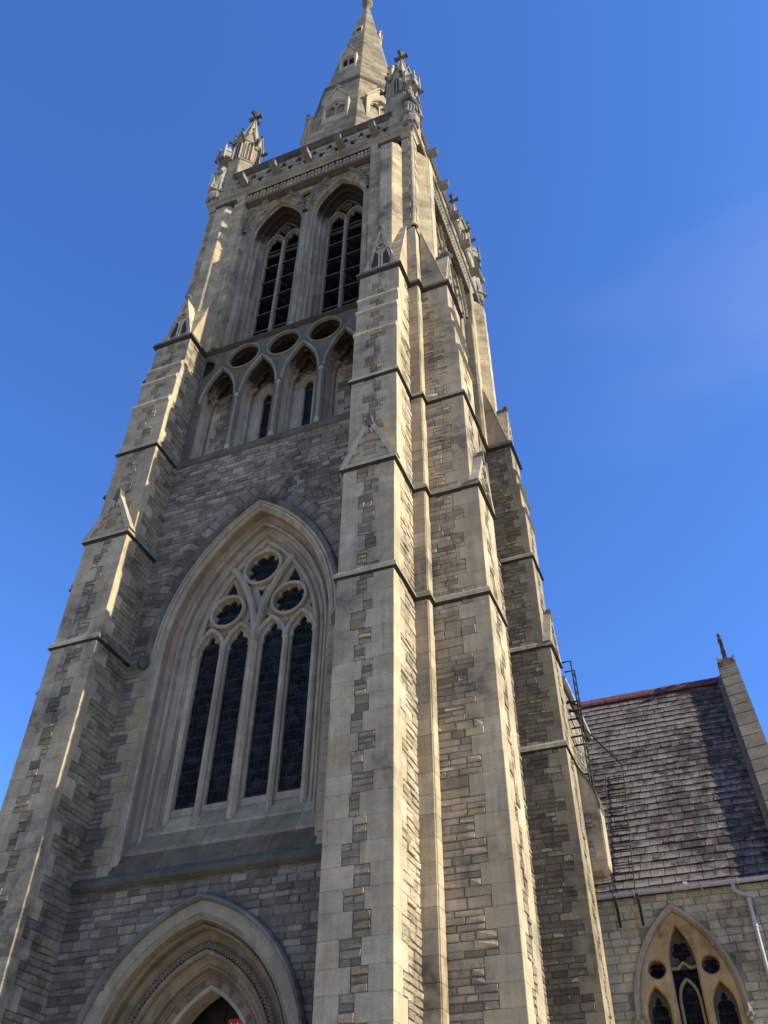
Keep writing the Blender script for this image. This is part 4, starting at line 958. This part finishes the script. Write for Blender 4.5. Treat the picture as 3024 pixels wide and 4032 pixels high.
# slate roof
def slates(x0, x1, flip=False):
    mb = MB(); nrm = Vector((0,-stn,ct)); up = Vector((0,ct,stn)); E0 = Vector((0,YT-.10,ZE-.14)); i = 0; h = .272; s = 0.; Ls = (YR-YT+.10)/ct
    mb.face([E0+Vector((x0,0,0))-nrm*.02, E0+Vector((x1,0,0))-nrm*.02, E0+Vector((x1,0,0))+up*Ls-nrm*.02, E0+Vector((x0,0,0))+up*Ls-nrm*.02], (.03,.03,.03,0))
    while s < Ls:
        x = x0-(.14 if i % 2 else 0)-ru(0,.05)
        while x < x1:
            w = ru(.24,.32); xa, xb = max(x, x0), min(x+w-.013, x1); x += w
            if xb-xa < .03: continue
            q = R_(); v = ru(.045,.095)
            c = (v*1.15, v*.94, v*.80) if q < .6 else (v*1.25, v*.92, v*.80) if q < .82 else (v*1.02,v*.97,v*.93)
            lf = .030+ru(-.004,.012); e = ru(-.012,.012); tl = ru(-.006,.006)
            a = E0+Vector((xa,0,0))+up*(s-.02+e)+nrm*(lf); b = E0+Vector((xb,0,0))+up*(s-.02+e+tl)+nrm*(lf)
            t = min(s+h+.05, Ls); d = E0+Vector((xa,0,0))+up*t+nrm*.006; cc = E0+Vector((xb,0,0))+up*t+nrm*.006
            mb.face([a, b, cc, d], (*c, 0), [(0,0),(1,0),(1,1),(0,1)]); mb.face([a, b, b-nrm*.022, a-nrm*.022], (*(k*.6 for k in c), 0), [(0,.9)]*4)
            mb.face([a, d, d-nrm*.02, a-nrm*.02], (*(k*.6 for k in c), 0), [(0,.9)]*4); mb.face([b, cc, cc-nrm*.02, b-nrm*.02], (*(k*.6 for k in c), 0), [(0,.9)]*4)
        s += h; i += 1
    return mb
rf = slates(XL, XR-.02).build('roof', SLATE, TR)
mb = MB(); mb.face([(XL,YR,16.1),(XR,YR,16.1),(XR,2*YR-YT,ZE),(XL,2*YR-YT,ZE)], (.1,.09,.09,0)); mb.build('rear_slope', SLATE, rf)
mb = MB()
for i in range(10):
    xa, xb = XL+i*.449, XL+(i+1)*.449-.012; z = 16.14+ru(-.008,.008); mb.extr([(xa,YR-.27,z-.32),(xa,YR-.25,z-.24),(xa,YR-.04,z+.0),(xa,YR+.04,z),(xa,YR+.2,z-.2)], [(xb,YR-.27,z-.32),(xb,YR-.25,z-.24),(xb,YR-.04,z),(xb,YR+.04,z),(xb,YR+.2,z-.2)], (0,0,0))
mb.build('ridge_tile', RIDGE, rf)
# raking gable coping with its flashing, apex block and cross
nrm = Vector((0,-stn,ct)); up = Vector((0,ct,stn)); E0 = Vector((0,YT-.05,ZE)); Ls = (YR-YT)/ct
mb = MB(); s = -.1
while s < Ls-.1:
    ln = ru(.5,.62); s1 = min(s+ln, Ls+.02); kk = ru(.85,1.1); c = (.20*kk, .175*kk, .125*kk, .5)
    x0, x1 = 9.15, 9.68
    def P(x, ss, h): return Vector((x,0,0))+E0+up*ss+nrm*h
    a = [P(x0,s,.20), P(x0,s,.33), P(x1,s,.40), P(x1,s,.22)]; b = [P(x0,s1-.012,.20), P(x0,s1-.012,.32), P(x1,s1-.012,.39), P(x1,s1-.012,.22)]; mb.extr(a, b, c); s = s1
mb.extr([P(9.2,-.1,-.3), P(9.2,-.1,.21), P(9.6,-.1,.21), P(9.6,-.1,-.3)], [P(9.2,Ls,-.3), P(9.2,Ls,.21), P(9.6,Ls,.21), P(9.6,Ls,-.3)], (.2,.17,.12,.5))
cop = mb.build('gable_coping', STONE, TR)
mb = MB(); s = -.1; i = 0
while s < Ls-.06: s1 = min(s+1.9, Ls-.05); e = .006*(i%2); mb.extr([P(9.02,s,.045+e), P(9.10,s,.075+e), P(9.165,s,.19+e), P(9.165,s,.03)], [P(9.02,s1,.04+e), P(9.10,s1,.07+e), P(9.165,s1,.185+e), P(9.165,s1,.03)], (0,0,0)); s = s1-.0; i += 1
mb.build('flashing', LEAD, cop)
mb = MB(); dc_ = tuple(v*.62 for v in ashlar()[:3])+(.4,)
mb.prism_x([(YR-.30,16.0),(YR+.30,16.0),(YR+.22,16.62),(YR-.22,16.62)], 9.2, 9.66, dc_)
for xx in (9.20, 9.66): mb.prism_x([(YR-.33,16.45),(YR+.33,16.45),(YR+.27,16.66),(YR-.27,16.66)], xx-.03, xx+.03, dc_)
mb.prism_y([(9.24,16.25),(9.64,16.25),(9.44,16.62)], YR-.36, YR-.2, dc_); mb.build('apex_stone', STONE, cop)
mb = MB(); cz = 17.18; dk = (.15,.125,.085,.5)
mb.tube([(9.44,YR,16.58),(9.44,YR,16.75)], .12, dk, 8, rs=[.16,.09]); mb.box(9.39,9.49,YR-.06,YR+.06,16.7,17.55,dk); mb.box(9.392,9.488,YR-.36,YR+.36,cz-.06,cz+.06,dk)
for k in range(16):
    a, b = k*math.pi/8, (k+1)*math.pi/8; mb.bar((9.44,YR+.27*math.cos(a),cz+.27*math.sin(a)), (9.44,YR+.27*math.cos(b),cz+.27*math.sin(b)), .075, .07, dk)
for dy, dz_ in ((0,.42),(.38,0),(-.38,0)): mb.ball((9.44,YR+dy,cz+dz_), .085, dk, 7, 5, (.7,1,1), .1)
for z in (16.82,16.98,17.40): mb.cbox(9.375,9.505,YR-.1,YR+.1,z-.03,z+.03,dk,.01)
mb.build('cross', MOSSY, cop)
# gutter, brackets and downpipe
mb = MB(); rg = .075; gx0, gx1 = 4.98, 9.6
pr = [(YT-.14+rg*math.cos(a), ZE-.06+rg*math.sin(a)) for a in [math.pi+math.pi*i/8 for i in range(9)]]+[(YT-.14+rg*.8, ZE-.06), (YT-.14-rg*.8, ZE-.06)]
mb.extr([(gx0,y,z) for y,z in pr], [(gx1,y,z) for y,z in pr], (0,0,0))
for x in (5.9,6.75,7.35,8.1,9.0): mb.box(x-.018,x+.018,YT-.235,YT,ZE-.15,ZE-.045,(0,0,0))
for x in (7.02,): mb.tube([(x-.04,YT-.14,ZE-.062),(x+.04,YT-.14,ZE-.062)], .088, (0,0,0), 14)
gt = mb.build('gutter', GUTTER, TR)
mb = MB(); mb.tube([(7.99,YT-.14,ZE-.08),(7.985,YT-.14,ZE-.22),(8.0,YT-.12,ZE-.27),(8.20,YT-.09,ZE-.37),(8.225,YT-.085,ZE-.44),(8.225,YT-.085,.3)], .042, (0,0,0), 10)
for z in (8.43,8.15,7.55): mb.tube([(8.225 if z < 8.3 else 7.99,YT-.085-(.055 if z > 8.3 else 0),z),(8.225 if z < 8.3 else 7.99,YT-.085-(.055 if z > 8.3 else 0),z+.09)], .054, (0,0,0), 10)
for z in (7.5,5.4): mb.box(8.10,8.35,YT-.05,YT,z-.02,z+.02,(0,0,0))
mb.build('downpipe', GUTTER, TR)

# ================================================================== NAVE (only a strip of its wall, kneeler and gutter show beside the tower)
NV = thing('church_nave', 'sunlit strip of nave wall with a corbelled kneeler beside the tower buttress', 'church nave', (0, 0, 0))
mb = MB(); masonry(mb, (4.95,8.1), (0,1,0), 16, 8.4, 14.2, kind='rubble', rk=1.3, left=True); mb.build('wall', STONE, NV)
mb = MB(); mb.extr([(5.05,7.9,14.25),(0,7.9,19.3),(-5.05,7.9,14.25)], [(5.05,24,14.25),(0,24,19.3),(-5.05,24,14.25)], (.1,.09,.09,0)); mb.build('roof', SLATE, NV)
mb = MB(); mb.tube([(5.06,8.1,14.22),(5.06,24,14.22)], .08, (0,0,0), 8); mb.build('gutter', GUTTER, NV)
mb = MB(); o_ = RNG
kp = [(4.98,8.98),(5.33,8.98),(5.47,9.08),(5.49,9.22),(5.50,10.42),(5.44,10.80),(5.34,11.05),(5.10,11.52),(4.98,11.7)]
mb.prism_y(kp, 7.79, 8.35, ashlar(1.0))
masonry(mb, (5.0,7.785), (1,0,0), .46, 9.2, 10.45, False, True, ql=(.25,.40), back=False, rk=1.4)
for (a, b), (c, d_) in zip(kp[4:8], kp[5:9]): mb.extr([(a+.005,7.76,b-.04),(a+.03,7.76,b+.04),(c+.03,7.76,d_+.04),(c+.005,7.76,d_-.04)], [(a+.005,8.4,b-.04),(a+.03,8.4,b+.04),(c+.03,8.4,d_+.04),(c+.005,8.4,d_-.04)], DARKS)
mb.build('kneeler', STONE, NV)

# ================================================================== IRON ACCESS LADDER and ROOF LADDER
LD = thing('access_ladder', 'black iron ladder with hooped handrail fixed to the nave wall', 'ladder', (5.3, 8.6, 11.2))
lo = (5.3, 8.6, 11.2)
for y in (8.35, 8.85):
    mb = MB(); mb.tube([(5.30,y,11.1),(5.30,y,14.85),(5.02,y,14.85)], .023, (0,0,0), 6); mb.build('rail', IRON, LD, lo)
for i in range(13):
    mb = MB(); z = 11.3+.27*i; mb.tube([(5.30,8.35,z),(5.30,8.85,z)], .014, (0,0,0), 6); mb.build('rung', IRON, LD, lo)
for z in (11.55,12.6,13.1,13.6):
    mb = MB(); mb.bar((4.95,8.36,z), (5.30,8.36,z), .03, .04, (0,0,0)); mb.bar((4.95,8.84,z), (5.30,8.84,z), .03, .04, (0,0,0)); mb.build('bracket', IRON, LD, lo)
mb = MB(); mb.bar((4.95,8.85,13.95), (5.30,8.85,13.7), .03, .05, (0,0,0)); mb.bar((4.95,8.85,13.7), (5.30,8.85,13.45), .03, .05, (0,0,0)); mb.build('brace', IRON, LD, lo)
RL = thing('roof_ladder', 'thin black roof ladder lying on the slates, its feet hooked below the gutter', 'ladder', (5.7, 8.0, 8.4))
lo = (5.7, 8.0, 8.4)
def Q(x, s, h=.13): return Vector((x,0,0))+Vector((0,YT-.05,ZE))+up*s+nrm*h
for x in (5.46, 5.95):
    mb = MB(); mb.tube([Q(x,-.33,.16), Q(x,4.75,.14)], .012, (0,0,0), 6); mb.build('rail', IRON, RL, lo)
    mb = MB(); mb.prism_x([(7.84,8.40),(7.93,8.40),(8.12,8.20),(8.12,7.82),(8.04,7.80),(8.04,8.16),(7.86,8.30)], x+.0, x+.05, (0,0,0)); mb.bar(Q(x+.02,-.40,.17), (x+.02,7.95,8.2), .03, .05, (0,0,0)); mb.build('foot_hook', IRON, RL, lo)
for i in range(22):
    mb = MB(); s_ = .25+i*.195; mb.bar(Q(5.46,s_,.11), Q(5.95,s_,.11), .012, .018, (0,0,0)); mb.build('rung', IRON, RL, lo)
mb = MB(); mb.tube([(5.30,8.85,13.05), Q(5.95,4.75,.14)], .022, (0,0,0), 6); mb.build('handrail', IRON, RL, lo)
